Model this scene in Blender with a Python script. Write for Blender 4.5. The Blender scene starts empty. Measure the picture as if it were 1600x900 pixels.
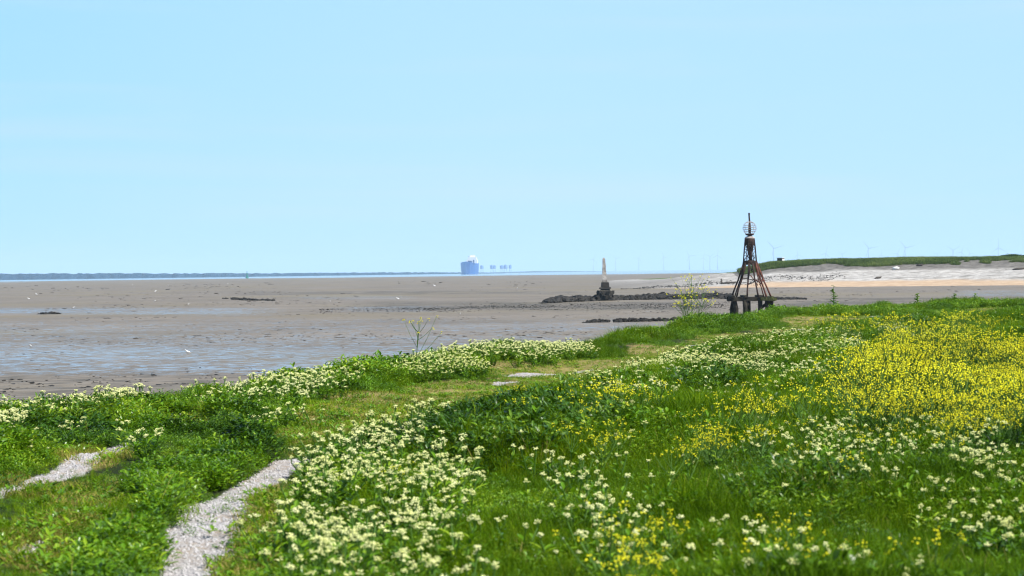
import bpy, math
import numpy as np
from mathutils import Vector, Matrix

rng = np.random.default_rng(7)
SC = bpy.context.scene
COL = SC.collection
PI = math.pi

# ------------------------------------------------------------------ camera model
W, H, F = 1600.0, 900.0, 3609.0
EYE = 1.6
PITCH = math.atan(25.4 / F)
ROLL = math.radians(0.69)
Fv = np.array([0, math.cos(PITCH), -math.sin(PITCH)])
R0 = np.array([1.0, 0, 0]); U0 = np.array([0, math.sin(PITCH), math.cos(PITCH)])
Rv = R0 * math.cos(ROLL) - U0 * math.sin(ROLL)
Uv = U0 * math.cos(ROLL) + R0 * math.sin(ROLL)

def proj(x, y, z):
    z = z - EYE
    d = y * Fv[1] + z * Fv[2]
    d = np.maximum(d, 0.05)
    u = (x * Rv[0] + y * Rv[1] + z * Rv[2]) / d
    v = (x * Uv[0] + y * Uv[1] + z * Uv[2]) / d
    return W / 2 + F * u, H / 2 - F * v

def on_plane(px, py, z=0.0):
    a, b = (px - W / 2) / F, (H / 2 - py) / F
    d = [Fv[k] + Rv[k] * a + Uv[k] * b for k in range(3)]
    t = (z - EYE) / d[2]
    return d[0] * t, d[1] * t

def at_depth(px, py, Y):
    d = Fv + Rv * ((px - W / 2) / F) + Uv * ((H / 2 - py) / F)
    t = Y / d[1]
    return d[0] * t, Y, EYE + d[2] * t

# ------------------------------------------------------------------ noise
def _hash(ix, iy, seed):
    h = (ix.astype(np.int64) * 374761393 + iy.astype(np.int64) * 668265263 + seed * 974711) & 0x7fffffff
    h = ((h ^ (h >> 13)) * 1274126177) & 0x7fffffff
    h = (h ^ (h >> 16)) & 0xffff
    return h / 65535.0

def vnoise(x, y, scale=1.0, seed=0):
    x = np.asarray(x, float) * scale; y = np.asarray(y, float) * scale
    ix = np.floor(x); iy = np.floor(y)
    fx = x - ix; fy = y - iy
    fx = fx * fx * (3 - 2 * fx); fy = fy * fy * (3 - 2 * fy)
    a = _hash(ix, iy, seed); b = _hash(ix + 1, iy, seed)
    c = _hash(ix, iy + 1, seed); d = _hash(ix + 1, iy + 1, seed)
    return (a * (1 - fx) + b * fx) * (1 - fy) + (c * (1 - fx) + d * fx) * fy

def fbm(x, y, scale=1.0, seed=0, oct=3):
    s = 0; a = 0.5; t = 0
    for k in range(oct):
        s = s + a * vnoise(x, y, scale * 2 ** k, seed + 17 * k); t += a; a *= 0.5
    return s / t

def sstep(a, b, x):
    t = np.clip((x - a) / (b - a), 0, 1)
    return t * t * (3 - 2 * t)

def poly_dist(x, y, pts):
    """distance to a polyline, signed (+ on its right-hand side)"""
    x = np.asarray(x, float); y = np.asarray(y, float)
    best = np.full(x.shape, 1e9); sign = np.ones(x.shape)
    for (x0, y0), (x1, y1) in zip(pts[:-1], pts[1:]):
        dx, dy = x1 - x0, y1 - y0
        L2 = dx * dx + dy * dy
        t = np.clip(((x - x0) * dx + (y - y0) * dy) / L2, 0, 1)
        qx, qy = x0 + t * dx - x, y0 + t * dy - y
        d = np.hypot(qx, qy)
        cr = dx * (y - y0) - dy * (x - x0)
        m = d < best - 1e-9
        best = np.where(m, d, best); sign = np.where(m, np.where(cr < 0, 1.0, -1.0), sign)
    return best * sign

def in_poly(px, py, poly):
    px = np.asarray(px); py = np.asarray(py)
    r = np.zeros(px.shape, bool)
    n = len(poly)
    for i in range(n):
        x0, y0 = poly[i]; x1, y1 = poly[(i + 1) % n]
        if y0 == y1: continue
        c = ((y0 > py) != (y1 > py)) & (px < (x1 - x0) * (py - y0) / (y1 - y0) + x0)
        r ^= c
    return r

# ------------------------------------------------------------------ mesh builder
class MB:
    def __init__(s):
        s.v = []; s.f = []; s.smooth = False
    def add(s, vs, fs):
        o = len(s.v)
        s.v += [tuple(p) for p in vs]
        s.f += [tuple(i + o for i in f) for f in fs]
        return s
    def box(s, c, size, rot=None):
        x, y, z = [k / 2 for k in size]
        vs = [Vector((a * x, b * y, d * z)) for d in (-1, 1) for b in (-1, 1) for a in (-1, 1)]
        if rot is not None: vs = [rot @ p for p in vs]
        vs = [p + Vector(c) for p in vs]
        return s.add(vs, [(0, 2, 3, 1), (4, 5, 7, 6), (0, 1, 5, 4), (2, 6, 7, 3), (0, 4, 6, 2), (1, 3, 7, 5)])
    def tube(s, pts, rads, n=6, cap=True):
        pts = [Vector(p) for p in pts]
        if not hasattr(rads, '__len__'): rads = [rads] * len(pts)
        rings = []; vs = []; fs = []
        for i, p in enumerate(pts):
            a = pts[max(i - 1, 0)]; b = pts[min(i + 1, len(pts) - 1)]
            t = (b - a).normalized()
            ref = Vector((0, 0, 1)) if abs(t.z) < 0.9 else Vector((1, 0, 0))
            e1 = t.cross(ref).normalized(); e2 = t.cross(e1)
            for k in range(n):
                w = 2 * PI * k / n
                vs.append(p + (e1 * math.cos(w) + e2 * math.sin(w)) * rads[i])
        for i in range(len(pts) - 1):
            for k in range(n):
                k2 = (k + 1) % n
                fs.append((i * n + k, i * n + k2, (i + 1) * n + k2, (i + 1) * n + k))
        if cap:
            fs.append(tuple(range(n))[::-1]); fs.append(tuple(range((len(pts) - 1) * n, len(pts) * n)))
        return s.add(vs, fs)
    def lathe(s, prof, n=16, c=(0, 0, 0)):
        vs = []; fs = []
        for r, z in prof:
            for k in range(n):
                w = 2 * PI * k / n
                vs.append((c[0] + r * math.cos(w), c[1] + r * math.sin(w), c[2] + z))
        for i in range(len(prof) - 1):
            for k in range(n):
                k2 = (k + 1) % n
                fs.append((i * n + k, i * n + k2, (i + 1) * n + k2, (i + 1) * n + k))
        fs.append(tuple(range(n))[::-1]); fs.append(tuple(range((len(prof) - 1) * n, len(prof) * n)))
        return s.add(vs, fs)
    def frustum(s, c, s0, s1, z0, z1, off=(0, 0)):
        a, b = s0[0] / 2, s0[1] / 2; a1, b1 = s1[0] / 2, s1[1] / 2
        vs = [(c[0] - a, c[1] - b, z0), (c[0] + a, c[1] - b, z0), (c[0] + a, c[1] + b, z0), (c[0] - a, c[1] + b, z0)]
        ox, oy = off
        vs += [(c[0] + ox - a1, c[1] + oy - b1, z1), (c[0] + ox + a1, c[1] + oy - b1, z1), (c[0] + ox + a1, c[1] + oy + b1, z1), (c[0] + ox - a1, c[1] + oy + b1, z1)]
        return s.add(vs, [(3, 2, 1, 0), (4, 5, 6, 7), (0, 1, 5, 4), (1, 2, 6, 5), (2, 3, 7, 6), (3, 0, 4, 7)])
    def mesh(s, name, mat=None, smooth=False):
        me = bpy.data.meshes.new(name)
        me.from_pydata([tuple(p) for p in s.v], [], s.f)
        if mat: me.materials.append(mat)
        if smooth: me.polygons.foreach_set('use_smooth', [True] * len(me.polygons))
        me.update()
        return me
    def build(s, name, mat, parent=None, smooth=False, loc=None):
        o = bpy.data.objects.new(name, s.mesh(name, mat, smooth)); COL.objects.link(o)
        if parent: o.parent = parent
        if loc is not None: o.location = loc
        return o

def tag(o, label=None, cat=None, group=None, kind=None):
    if label: o['label'] = label
    if cat: o['category'] = cat
    if group: o['group'] = group
    if kind: o['kind'] = kind
    return o

def thing(name, label, cat, loc=(0, 0, 0), rz=0.0, group=None):
    o = bpy.data.objects.new(name, None); COL.objects.link(o)
    o.empty_display_size = 0.2
    o.location = loc; o.rotation_euler = (0, 0, rz)
    return tag(o, label, cat, group)

def dup(root, loc, rz=0.0, scale=1.0, label=None, group=None):
    r = root.copy(); COL.objects.link(r)
    r.location = loc; r.rotation_euler = (0, 0, rz); r.scale = (scale,) * 3
    if label: r['label'] = label
    if group: r['group'] = group
    for ch in list(root.children):
        c = ch.copy(); COL.objects.link(c); c.parent = r
        for g in list(ch.children):
            d = g.copy(); COL.objects.link(d); d.parent = c
    return r

def grid_mesh(name, X, Y, Z, mat, attrs=None, smooth=True):
    n, m = X.shape
    co = np.stack([X, Y, Z], -1).reshape(-1, 3).astype(np.float32)
    i = np.arange(n * m).reshape(n, m)
    q = np.stack([i[:-1, :-1], i[:-1, 1:], i[1:, 1:], i[1:, :-1]], -1).reshape(-1, 4)
    me = bpy.data.meshes.new(name)
    me.vertices.add(len(co)); me.vertices.foreach_set('co', co.ravel())
    me.loops.add(q.size); me.loops.foreach_set('vertex_index', q.ravel().astype(np.int32))
    me.polygons.add(len(q))
    me.polygons.foreach_set('loop_start', (np.arange(len(q)) * 4).astype(np.int32))
    if smooth: me.polygons.foreach_set('use_smooth', np.ones(len(q), bool))
    me.update(calc_edges=True)
    for k, a in (attrs or {}).items():
        at = me.attributes.new(k, 'FLOAT', 'POINT'); at.data.foreach_set('value', a.reshape(-1).astype(np.float32))
    me.materials.append(mat)
    o = bpy.data.objects.new(name, me); COL.objects.link(o)
    return o

# ------------------------------------------------------------------ material helpers
class N:
    def __init__(s, name):
        s.m = bpy.data.materials.new(name); s.m.use_nodes = True
        s.t = s.m.node_tree; s.t.nodes.clear()
        s.out = s.new('ShaderNodeOutputMaterial')
    def new(s, typ, **kw):
        n = s.t.nodes.new(typ)
        for k, v in kw.items(): setattr(n, k, v)
        return n
    def put(s, sock, v):
        if isinstance(v, bpy.types.NodeSocket): s.t.links.new(v, sock)
        elif isinstance(v, (tuple, list)) and len(v) == 3 and sock.type == 'RGBA': sock.default_value = (*v, 1)
        else: sock.default_value = v
    def pos(s):
        return s.new('ShaderNodeNewGeometry').outputs['Position']
    def obj(s):
        return s.new('ShaderNodeTexCoord').outputs['Object']
    def rand(s):
        return s.new('ShaderNodeObjectInfo').outputs['Random']
    def attr(s, name):
        return s.new('ShaderNodeAttribute', attribute_name=name).outputs['Fac']
    def mapping(s, v, scale):
        n = s.new('ShaderNodeMapping'); s.put(n.inputs['Vector'], v); n.inputs['Scale'].default_value = scale
        return n.outputs[0]
    def noise(s, v, scale, detail=3, rough=0.55, dist=0):
        n = s.new('ShaderNodeTexNoise'); s.put(n.inputs['Vector'], v)
        n.inputs['Scale'].default_value = scale; n.inputs['Detail'].default_value = detail
        n.inputs['Roughness'].default_value = rough; n.inputs['Distortion'].default_value = dist
        return n.outputs['Fac']
    def voro(s, v, scale):
        n = s.new('ShaderNodeTexVoronoi'); s.put(n.inputs['Vector'], v); n.inputs['Scale'].default_value = scale
        return n.outputs['Distance'], n.outputs['Color']
    def rng(s, v, a, b, c=0.0, d=1.0, smooth=False):
        n = s.new('ShaderNodeMapRange'); s.put(n.inputs[0], v)
        if smooth: n.interpolation_type = 'SMOOTHSTEP'
        for i, k in enumerate((a, b, c, d)): n.inputs[i + 1].default_value = k
        return n.outputs[0]
    def math(s, op, a, b=0.0):
        n = s.new('ShaderNodeMath', operation=op); s.put(n.inputs[0], a); s.put(n.inputs[1], b)
        return n.outputs[0]
    def mix(s, f, a, b):
        n = s.new('ShaderNodeMix', data_type='RGBA')
        s.put(n.inputs[0], f); s.put(n.inputs[6], a); s.put(n.inputs[7], b)
        return n.outputs[2]
    def sep(s, v):
        n = s.new('ShaderNodeSeparateXYZ'); s.put(n.inputs[0], v); return n.outputs
    def bump(s, h, strength=0.5, dist=0.02):
        n = s.new('ShaderNodeBump'); s.put(n.inputs['Height'], h)
        n.inputs['Strength'].default_value = strength; n.inputs['Distance'].default_value = dist
        return n.outputs[0]
    def principled(s, color, rough=0.8, normal=None, metal=0.0, spec=0.4):
        p = s.new('ShaderNodeBsdfPrincipled')
        s.put(p.inputs['Base Color'], color); s.put(p.inputs['Roughness'], rough)
        p.inputs['Metallic'].default_value = metal; s.put(p.inputs['Specular IOR Level'], spec)
        if normal is not None: s.put(p.inputs['Normal'], normal)
        s.t.links.new(p.outputs[0], s.out.inputs[0])
        return p
    def leafy(s, color, trans=0.3, rough=0.55, spec=0.3, tcol=None):
        p = s.principled(color, rough, spec=spec)
        t = s.new('ShaderNodeBsdfTranslucent'); s.put(t.inputs[0], tcol if tcol is not None else color)
        m = s.new('ShaderNodeMixShader'); m.inputs[0].default_value = trans
        s.t.links.new(p.outputs[0], m.inputs[1]); s.t.links.new(t.outputs[0], m.inputs[2])
        s.t.links.new(m.outputs[0], s.out.inputs[0])

def mat_simple(name, c1, c2, scale=3.0, rough=0.8, spec=0.3, space='obj', bump=0.0, metal=0.0):
    n = N(name)
    v = n.obj() if space == 'obj' else n.pos()
    f = n.rng(n.noise(v, scale, 4, 0.6), 0.35, 0.65)
    nm = n.bump(n.noise(v, scale * 4, 4, 0.6), bump, 0.03) if bump else None
    n.principled(n.mix(f, c1, c2), rough, nm, metal, spec)
    return n.m

def mat_leaf(name, dark, mid, light, trans=0.3, rough=0.5, spec=0.3, patch=0.25):
    """per tuft tint x patch-scale tint, per-blade tint from the mesh"""
    n = N(name)
    big = n.rng(n.noise(n.pos(), patch, 3, 0.6), 0.3, 0.7)
    f = n.math('ADD', n.math('MULTIPLY', n.rand(), 0.40), n.math('MULTIPLY', big, 0.55))
    f = n.math('ADD', f, n.math('MULTIPLY', n.attr('tint'), 0.45))
    c = n.mix(n.rng(f, 0.22, 0.75), dark, mid)
    c = n.mix(n.rng(f, 0.78, 1.25), c, light)
    n.leafy(c, trans, rough, spec)
    return n.m

# ------------------------------------------------------------------ scatter (for uncountable stuff only)
def scatter(name, pts, rot, scl, idx, protos, label, cat):
    me = bpy.data.meshes.new(name)
    me.vertices.add(len(pts)); me.vertices.foreach_set('co', np.asarray(pts, np.float32).ravel())
    a = me.attributes.new('srot', 'FLOAT_VECTOR', 'POINT'); a.data.foreach_set('vector', np.asarray(rot, np.float32).ravel())
    a = me.attributes.new('sscl', 'FLOAT_VECTOR', 'POINT')
    scl = np.asarray(scl, np.float32)
    if scl.ndim == 1: scl = np.stack([scl] * 3, -1)
    a.data.foreach_set('vector', scl.ravel())
    a = me.attributes.new('sidx', 'INT', 'POINT'); a.data.foreach_set('value', np.asarray(idx, np.int32))
    o = bpy.data.objects.new(name, me); COL.objects.link(o)
    pc = bpy.data.collections.new(name + '_kinds')
    for k, pm in enumerate(protos):
        po = bpy.data.objects.new('%s_kind_%02d' % (name, k), pm); pc.objects.link(po)
    g = bpy.data.node_groups.new(name + '_spread', 'GeometryNodeTree')
    g.interface.new_socket('Geometry', in_out='INPUT', socket_type='NodeSocketGeometry')
    g.interface.new_socket('Geometry', in_out='OUTPUT', socket_type='NodeSocketGeometry')
    nd = g.nodes; ln = g.links
    gi = nd.new('NodeGroupInput'); go = nd.new('NodeGroupOutput')
    ci = nd.new('GeometryNodeCollectionInfo'); ci.inputs[0].default_value = pc
    ci.inputs['Separate Children'].default_value = True; ci.inputs['Reset Children'].default_value = True
    ip = nd.new('GeometryNodeInstanceOnPoints')
    def at(n, t):
        q = nd.new('GeometryNodeInputNamedAttribute'); q.data_type = t; q.inputs['Name'].default_value = n
        return q.outputs['Attribute']
    e = nd.new('FunctionNodeEulerToRotation'); ln.new(at('srot', 'FLOAT_VECTOR'), e.inputs[0])
    ln.new(gi.outputs[0], ip.inputs['Points']); ln.new(ci.outputs[0], ip.inputs['Instance'])
    ip.inputs['Pick Instance'].default_value = True
    ln.new(at('sidx', 'INT'), ip.inputs['Instance Index'])
    ln.new(e.outputs[0], ip.inputs['Rotation']); ln.new(at('sscl', 'FLOAT_VECTOR'), ip.inputs['Scale'])
    ln.new(ip.outputs[0], go.inputs[0])
    md = o.modifiers.new('spread', 'NODES'); md.node_group = g
    return tag(o, label, cat, kind='stuff')

def pm_mesh(name, v, f, mats, tint=None, fmat=None, smooth=False):
    me = bpy.data.meshes.new(name)
    me.from_pydata([tuple(p) for p in v], [], f)
    for m in mats: me.materials.append(m)
    if fmat is not None: me.polygons.foreach_set('material_index', np.asarray(fmat, np.int32))
    if tint is not None:
        at = me.attributes.new('tint', 'FLOAT', 'POINT'); at.data.foreach_set('value', np.asarray(tint, np.float32))
    if smooth: me.polygons.foreach_set('use_smooth', np.ones(len(f), bool))
    me.update()
    return me

# ------------------------------------------------------------------ materials
M = {}
M['grass'] = mat_leaf('grass_blade', (.022, .056, .001), (.13, .245, .003), (.38, .47, .012), .38, .55, .06)
M['meadow'] = mat_leaf('meadow_blade', (.016, .046, .001), (.085, .175, .002), (.27, .35, .006), .38, .55, .05)
M['broad'] = mat_leaf('broad_leaf', (.013, .042, .001), (.115, .25, .003), (.36, .47, .02), .28, .34, .35, .4)
M['darkleaf'] = mat_leaf('dark_broad_leaf', (.008, .026, .001), (.040, .11, .003), (.22, .34, .014), .2, .38, .3, .4)
M['dry'] = mat_leaf('dry_blade', (.12, .135, .014), (.29, .26, .055), (.55, .43, .16), .3, .7, .1, .5)
M['stem'] = mat_leaf('green_stem', (.04, .10, .012), (.08, .17, .02), (.12, .22, .03), .2, .6, .2)
M['cream'] = mat_leaf('cream_petal', (.72, .74, .24), (.88, .88, .42), (.93, .92, .58), .25, .7, .1)
M['yellow'] = mat_leaf('yellow_petal', (.74, .66, .012), (.90, .84, .025), (.95, .90, .06), .25, .6, .1)

def mat_bank():
    n = N('bank_soil'); p = n.pos()
    soil = n.mix(n.rng(n.noise(p, 2.2, 4), .35, .65), (.012, .022, .004), (.03, .042, .010))
    dry = n.mix(n.rng(n.noise(p, 9, 4, .7), .35, .65), (.13, .13, .032), (.30, .24, .085))
    dry = n.mix(n.rng(n.noise(p, 1.3, 3), .5, .7), dry, (.24, .17, .08))
    d, c = n.voro(p, 55)
    gr = n.mix(n.rng(n.noise(p, 40, 3, .7), .3, .7), (.34, .32, .32), (.60, .58, .58))
    gr = n.mix(n.rng(d, .3, .75), gr, (.22, .20, .19))
    gr = n.mix(n.rng(n.noise(p, 2.1, 4, .7), .46, .68), gr, (.33, .26, .185))
    gm = n.rng(n.math('ADD', n.attr('gravel'), n.math('MULTIPLY', n.math('SUBTRACT', n.noise(p, 6, 5, .72), .5), 1.25)), .40, .58)
    dm = n.rng(n.math('ADD', n.attr('worn'), n.math('MULTIPLY', n.math('SUBTRACT', n.noise(p, 4, 4, .65), .5), .8)), .3, .62)
    col = n.mix(gm, n.mix(dm, soil, dry), gr)
    n.principled(col, .95, n.bump(n.noise(p, 45, 5, .7), .8, .03), spec=.15)
    return n.m
M['bank'] = mat_bank()

def mat_mud():
    n = N('wet_mud'); p = n.pos(); xyz = n.sep(p)
    base = n.mix(n.rng(n.noise(p, .05, 4, .6), .35, .65), (.145, .117, .084), (.205, .170, .130))
    base = n.mix(n.rng(n.noise(n.mapping(p, (.5, 1, 1)), 1.0, 6, .8), .42, .70), base, (.105, .09, .07))
    base = n.mix(n.math('MULTIPLY', n.rng(n.noise(n.mapping(p, (.4, 1, 1)), .35, 6, .8), .5, .7), .5), base, (.28, .25, .215))
    base = n.mix(n.math('MULTIPLY', n.rng(n.noise(p, 2.6, 4, .7), .60, .70), .8), base, (.055, .046, .036))
    base = n.mix(n.rng(n.noise(p, .018, 4, .6), .5, .68), base, (.165, .135, .08))
    dark = n.rng(n.math('MULTIPLY', n.rng(n.noise(n.mapping(p, (.35, .8, 1)), .16, 4, .65), .5, .68), n.rng(n.noise(p, 2.3, 4, .7), .42, .58)), .25, .9)
    base = n.mix(n.math('MULTIPLY', dark, n.rng(xyz[1], 130, 260, .1, .75)), base, (.06, .052, .042))
    base = n.mix(n.attr('weed'), base, (.075, .065, .048))
    pool = n.noise(n.mapping(p, (.5, 1.0, 1)), 2.6, 6, .72)
    pool2 = n.noise(n.mapping(p, (.35, 1.0, 1)), .12, 3, .55)
    t = n.math('ADD', n.math('MULTIPLY', pool, .86), n.math('MULTIPLY', pool2, .14))
    wet = n.rng(n.math('ADD', t, n.attr('wet')), .57, .64)
    colr = n.mix(n.math('MULTIPLY', wet, .6), base, (.13, .115, .10))
    rough = n.rng(wet, 0, 1, .62, .15)
    b = n.math('ADD', n.math('MULTIPLY', n.noise(p, 3.0, 5, .7), n.rng(wet, 0, 1, 1, .04)), n.math('MULTIPLY', n.noise(p, 14, 3, .7), n.rng(wet, 0, 1, .35, .01)))
    n.principled(colr, rough, n.bump(b, .55, .06), spec=n.rng(wet, 0, 1, .14, .40))
    return n.m
M['mud'] = mat_mud()

def mat_sea():
    n = N('sea_water'); p = n.pos()
    b = n.noise(n.mapping(p, (.25, 1, 1)), .5, 4, .6)
    n.principled((.13, .19, .21), .12, n.bump(b, .35, .25), spec=.5)
    return n.m
M['sea'] = mat_sea()

def mat_dune():
    n = N('shell_beach'); p = n.pos(); a = n.attr('inland')
    w = n.math('ADD', a, n.math('MULTIPLY', n.math('SUBTRACT', n.noise(p, .12, 4, .65), .5), 9))
    sand = n.mix(n.rng(n.noise(p, .5, 4), .35, .65), (.36, .255, .165), (.44, .325, .22))
    shell = n.mix(n.rng(n.noise(p, .8, 5, .7), .38, .62), (.27, .25, .225), (.50, .475, .44))
    shell = n.mix(n.rng(n.noise(n.mapping(p, (.4, 1, 1)), .35, 4, .7), .52, .66), shell, (.17, .16, .14))
    shell = n.mix(n.rng(n.noise(p, 1.6, 4, .7), .56, .66), shell, (.06, .055, .05))
    shell = n.mix(n.rng(n.sep(p)[0], 46, 20), shell, (.16, .145, .125))
    scarp = n.mix(n.rng(n.noise(p, .7, 5, .7), .35, .65), (.085, .078, .068), (.19, .175, .155))
    turf = n.mix(n.rng(n.noise(p, .2, 4), .35, .65), (.05, .085, .015), (.10, .13, .035))
    col = n.mix(n.rng(w, 9, 13.5), sand, shell)
    col = n.mix(n.rng(w, 32, 37), col, scarp)
    col = n.mix(n.rng(w, 45, 48), col, turf)
    col = n.mix(n.rng(w, -5, 1.2), (.19, .165, .14), col)
    n.principled(col, .9, n.bump(n.noise(p, 1.2, 5, .7), .8, .25), spec=.15)
    return n.m
M['dune'] = mat_dune()
M['weedrock'] = mat_simple('weed_covered_rock', (.006, .0055, .0045), (.028, .024, .018), 2.5, .75, .35, bump=.6)
M['pebble'] = mat_simple('grey_pebble', (.30, .285, .28), (.52, .50, .49), 8, .9, .2)
M['rust'] = mat_simple('rusted_iron', (.010, .006, .005), (.042, .02, .013), 2.6, .8, .3, bump=.6)
M['rustlit'] = mat_simple('sunlit_red_rust', (.045, .017, .011), (.17, .052, .028), 3.2, .8, .3, bump=.5)  # brighter red copy of the rust, carries the beacon's sunlit side
M['rustpale'] = mat_simple('bleached_rusted_iron', (.14, .11, .10), (.50, .44, .39), 4.0, .8, .3)
M['blackwood'] = mat_simple('weedy_black_timber', (.010, .009, .007), (.040, .034, .022), 2.0, .85, .25, bump=.8)
M['mossywood'] = mat_simple('green_slimed_timber', (.018, .022, .008), (.075, .085, .018), 1.6, .85, .25, bump=.8)

# ------------------------------------------------------------------ world, sun, haze
SUN_AZ, SUN_EL = math.radians(120), math.radians(53)
SC.world = bpy.data.worlds.new('World'); SC.world.use_nodes = True
wt = SC.world.node_tree; bg = wt.nodes['Background']
sky = wt.nodes.new('ShaderNodeTexSky'); sky.sky_type = 'NISHITA'; sky.sun_disc = False
sky.sun_elevation = SUN_EL; sky.sun_rotation = SUN_AZ
sky.altitude = 0; sky.air_density = 0.8; sky.dust_density = 0.1; sky.ozone_density = 3.0
tint = wt.nodes.new('ShaderNodeMix'); tint.data_type = 'RGBA'      # milky pale blue air low over the estuary
tc = wt.nodes.new('ShaderNodeTexCoord'); sx = wt.nodes.new('ShaderNodeSeparateXYZ'); mr = wt.nodes.new('ShaderNodeMapRange')
mr.interpolation_type = 'SMOOTHSTEP'
wt.links.new(tc.outputs['Generated'], sx.inputs[0]); wt.links.new(sx.outputs[2], mr.inputs[0])
for i_, k_ in enumerate((.10, .55, .88, .15)): mr.inputs[i_ + 1].default_value = k_
wt.links.new(mr.outputs[0], tint.inputs[0])
tint.inputs[7].default_value = (2.95, 4.85, 7.2, 1)
az_ = wt.nodes.new('ShaderNodeMapRange'); az_.interpolation_type = 'SMOOTHSTEP'     # deeper blue away from the sun's side
for i_, k_ in enumerate((-.30, .02, 0, 1)): az_.inputs[i_ + 1].default_value = k_
lo_ = wt.nodes.new('ShaderNodeMix'); lo_.data_type = 'RGBA'; lo_.inputs[6].default_value = (2.35, 4.8, 7.6, 1); lo_.inputs[7].default_value = (3.05, 5.15, 7.6, 1)
wt.links.new(sx.outputs[0], az_.inputs[0]); wt.links.new(az_.outputs[0], lo_.inputs[0]); wt.links.new(lo_.outputs[2], tint.inputs[7])
wt.links.new(sky.outputs[0], tint.inputs[6])
cm_ = wt.nodes.new('ShaderNodeMapping'); cm_.inputs['Scale'].default_value = (2.2, 2.2, 26); cm_.inputs['Rotation'].default_value = (0, .03, 0)   # barely visible veils of high cloud
cn = wt.nodes.new('ShaderNodeTexNoise'); cn.inputs['Scale'].default_value = 1.6; cn.inputs['Detail'].default_value = 5; cn.inputs['Distortion'].default_value = .6
cr = wt.nodes.new('ShaderNodeMapRange'); cr.interpolation_type = 'SMOOTHSTEP'
for i_, k_ in enumerate((.45, .75, 0, .24)): cr.inputs[i_ + 1].default_value = k_
cv = wt.nodes.new('ShaderNodeMix'); cv.data_type = 'RGBA'; cv.inputs[7].default_value = (4.8, 5.4, 6.6, 1)
wt.links.new(tc.outputs['Generated'], cm_.inputs[0]); wt.links.new(cm_.outputs[0], cn.inputs['Vector']); wt.links.new(cn.outputs['Fac'], cr.inputs[0])
wt.links.new(cr.outputs[0], cv.inputs[0]); wt.links.new(tint.outputs[2], cv.inputs[6]); wt.links.new(cv.outputs[2], bg.inputs[0])
bg.inputs[1].default_value = 0.098
sl = bpy.data.lights.new('sun', 'SUN'); sl.energy = 5.0; sl.angle = math.radians(0.53); sl.color = (1.0, .955, .88)
so = bpy.data.objects.new('sun', sl); COL.objects.link(so)
sd = Vector((math.cos(SUN_EL) * math.sin(SUN_AZ), math.cos(SUN_EL) * math.cos(SUN_AZ), math.sin(SUN_EL)))
so.rotation_euler = sd.to_track_quat('Z', 'Y').to_euler(); so.location = sd * 50
SC.view_settings.view_transform = 'Standard'; SC.view_settings.look = 'None'
SC.view_settings.exposure = 0.68; SC.view_settings.gamma = 1.0; SC.view_settings.use_curve_mapping = False
SC.render.engine = 'CYCLES'
SC.cycles.max_bounces = 6; SC.cycles.diffuse_bounces = 3; SC.cycles.glossy_bounces = 2
SC.cycles.transmission_bounces = 4; SC.cycles.volume_bounces = 2; SC.cycles.use_denoising = True
SC.cycles.filter_width = 1.1; SC.cycles.caustics_reflective = False; SC.cycles.caustics_refractive = False

hz = MB().box((0, 12000, 73.5), (48000, 28000, 153)).build('haze', None)
tag(hz, 'pale blue sea haze hanging over the whole estuary', 'haze', kind='stuff')
hm = N('sea_haze'); hv = hm.new('ShaderNodeVolumePrincipled')
hv.inputs['Color'].default_value = (.62, .82, 1.0, 1); hv.inputs['Density'].default_value = 8.0e-5
hm.t.links.new(hv.outputs[0], hm.out.inputs['Volume'])
hz.data.materials.append(hm.m)

# ------------------------------------------------------------------ the grassy bank
EDGE = [(-30, -20), (-12, 8), (-7.5, 17), (-5.8, 25.3), (-4.9, 28.6), (-3.7, 31), (-2.8, 34.6), (-1.3, 42.5), (-.1, 46.4), (1.5, 50.5), (3.5, 60.5), (6.7, 72), (10.1, 81.5), (15.4, 92.5), (21.5, 97), (45, 112), (120, 155)]
TRACK = [(-2.3, 0), (-2.35, 12.5), (-2.75, 18.5), (-1.7, 24), (-.75, 28.5), (0.1, 32), (1.4, 38.5), (4.2, 51), (8.2, 64), (17.2, 81), (40, 98)]
def bank_z(x, y):
    s = poly_dist(x, y, EDGE)
    z = (fbm(x, y, .22, 3, 3) - .5) * .28 + (fbm(x, y, 1.1, 5, 2) - .5) * .07
    t = np.abs(poly_dist(x, y, TRACK))
    z = z - .05 * (1 - sstep(.5, 1.4, t))
    drop = np.where(s < .6, -(.6 - s) * .52, 0.0)
    return z + drop - np.where(s < -5.5, 0.0, 0)

def ruts(chain):
    out = []
    for px, py, w in chain:
        x, y = on_plane(px, py, 0.0); out.append((float(x), float(y), w * (1.0 if y < 24 else 1.2)))
    return out
GRAVEL = [ruts(c) for c in (
    [(280, 960, .17), (287, 900, .19), (295, 868, .19), (312, 828, .29), (342, 785, .27), (374, 760, .16), (415, 735, .17), (455, 714, .14), (480, 707, .07)],
    [(-20, 785, .10), (15, 768, .12), (60, 750, .13), (110, 732, .14), (160, 711, .16), (208, 699, .11)],
    [(40, 866, .07), (52, 846, .10), (66, 836, .05)], [(262, 672, .07), (285, 667, .08)], [(140, 759, .05), (165, 757, .05)],
    [(80, 818, .05), (105, 815, .05)], [(345, 858, .08), (375, 850, .06)],
    [(798, 583, .14), (830, 578, .2), (862, 575, .12)], [(776, 600, .08), (795, 594, .14), (806, 591, .05)],
    [(885, 574, .06), (918, 571, .1)], [(820, 622, .09), (862, 612, .1)], [(1085, 536, .18), (1112, 533, .25), (1135, 530, .12)],
    [(1235, 513, .12), (1255, 510, .1)], [(1350, 497, .12), (1395, 494, .1)], [(1270, 507, .08), (1290, 505, .08)], [(1545, 488, .2), (1590, 485, .25)])]
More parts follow.
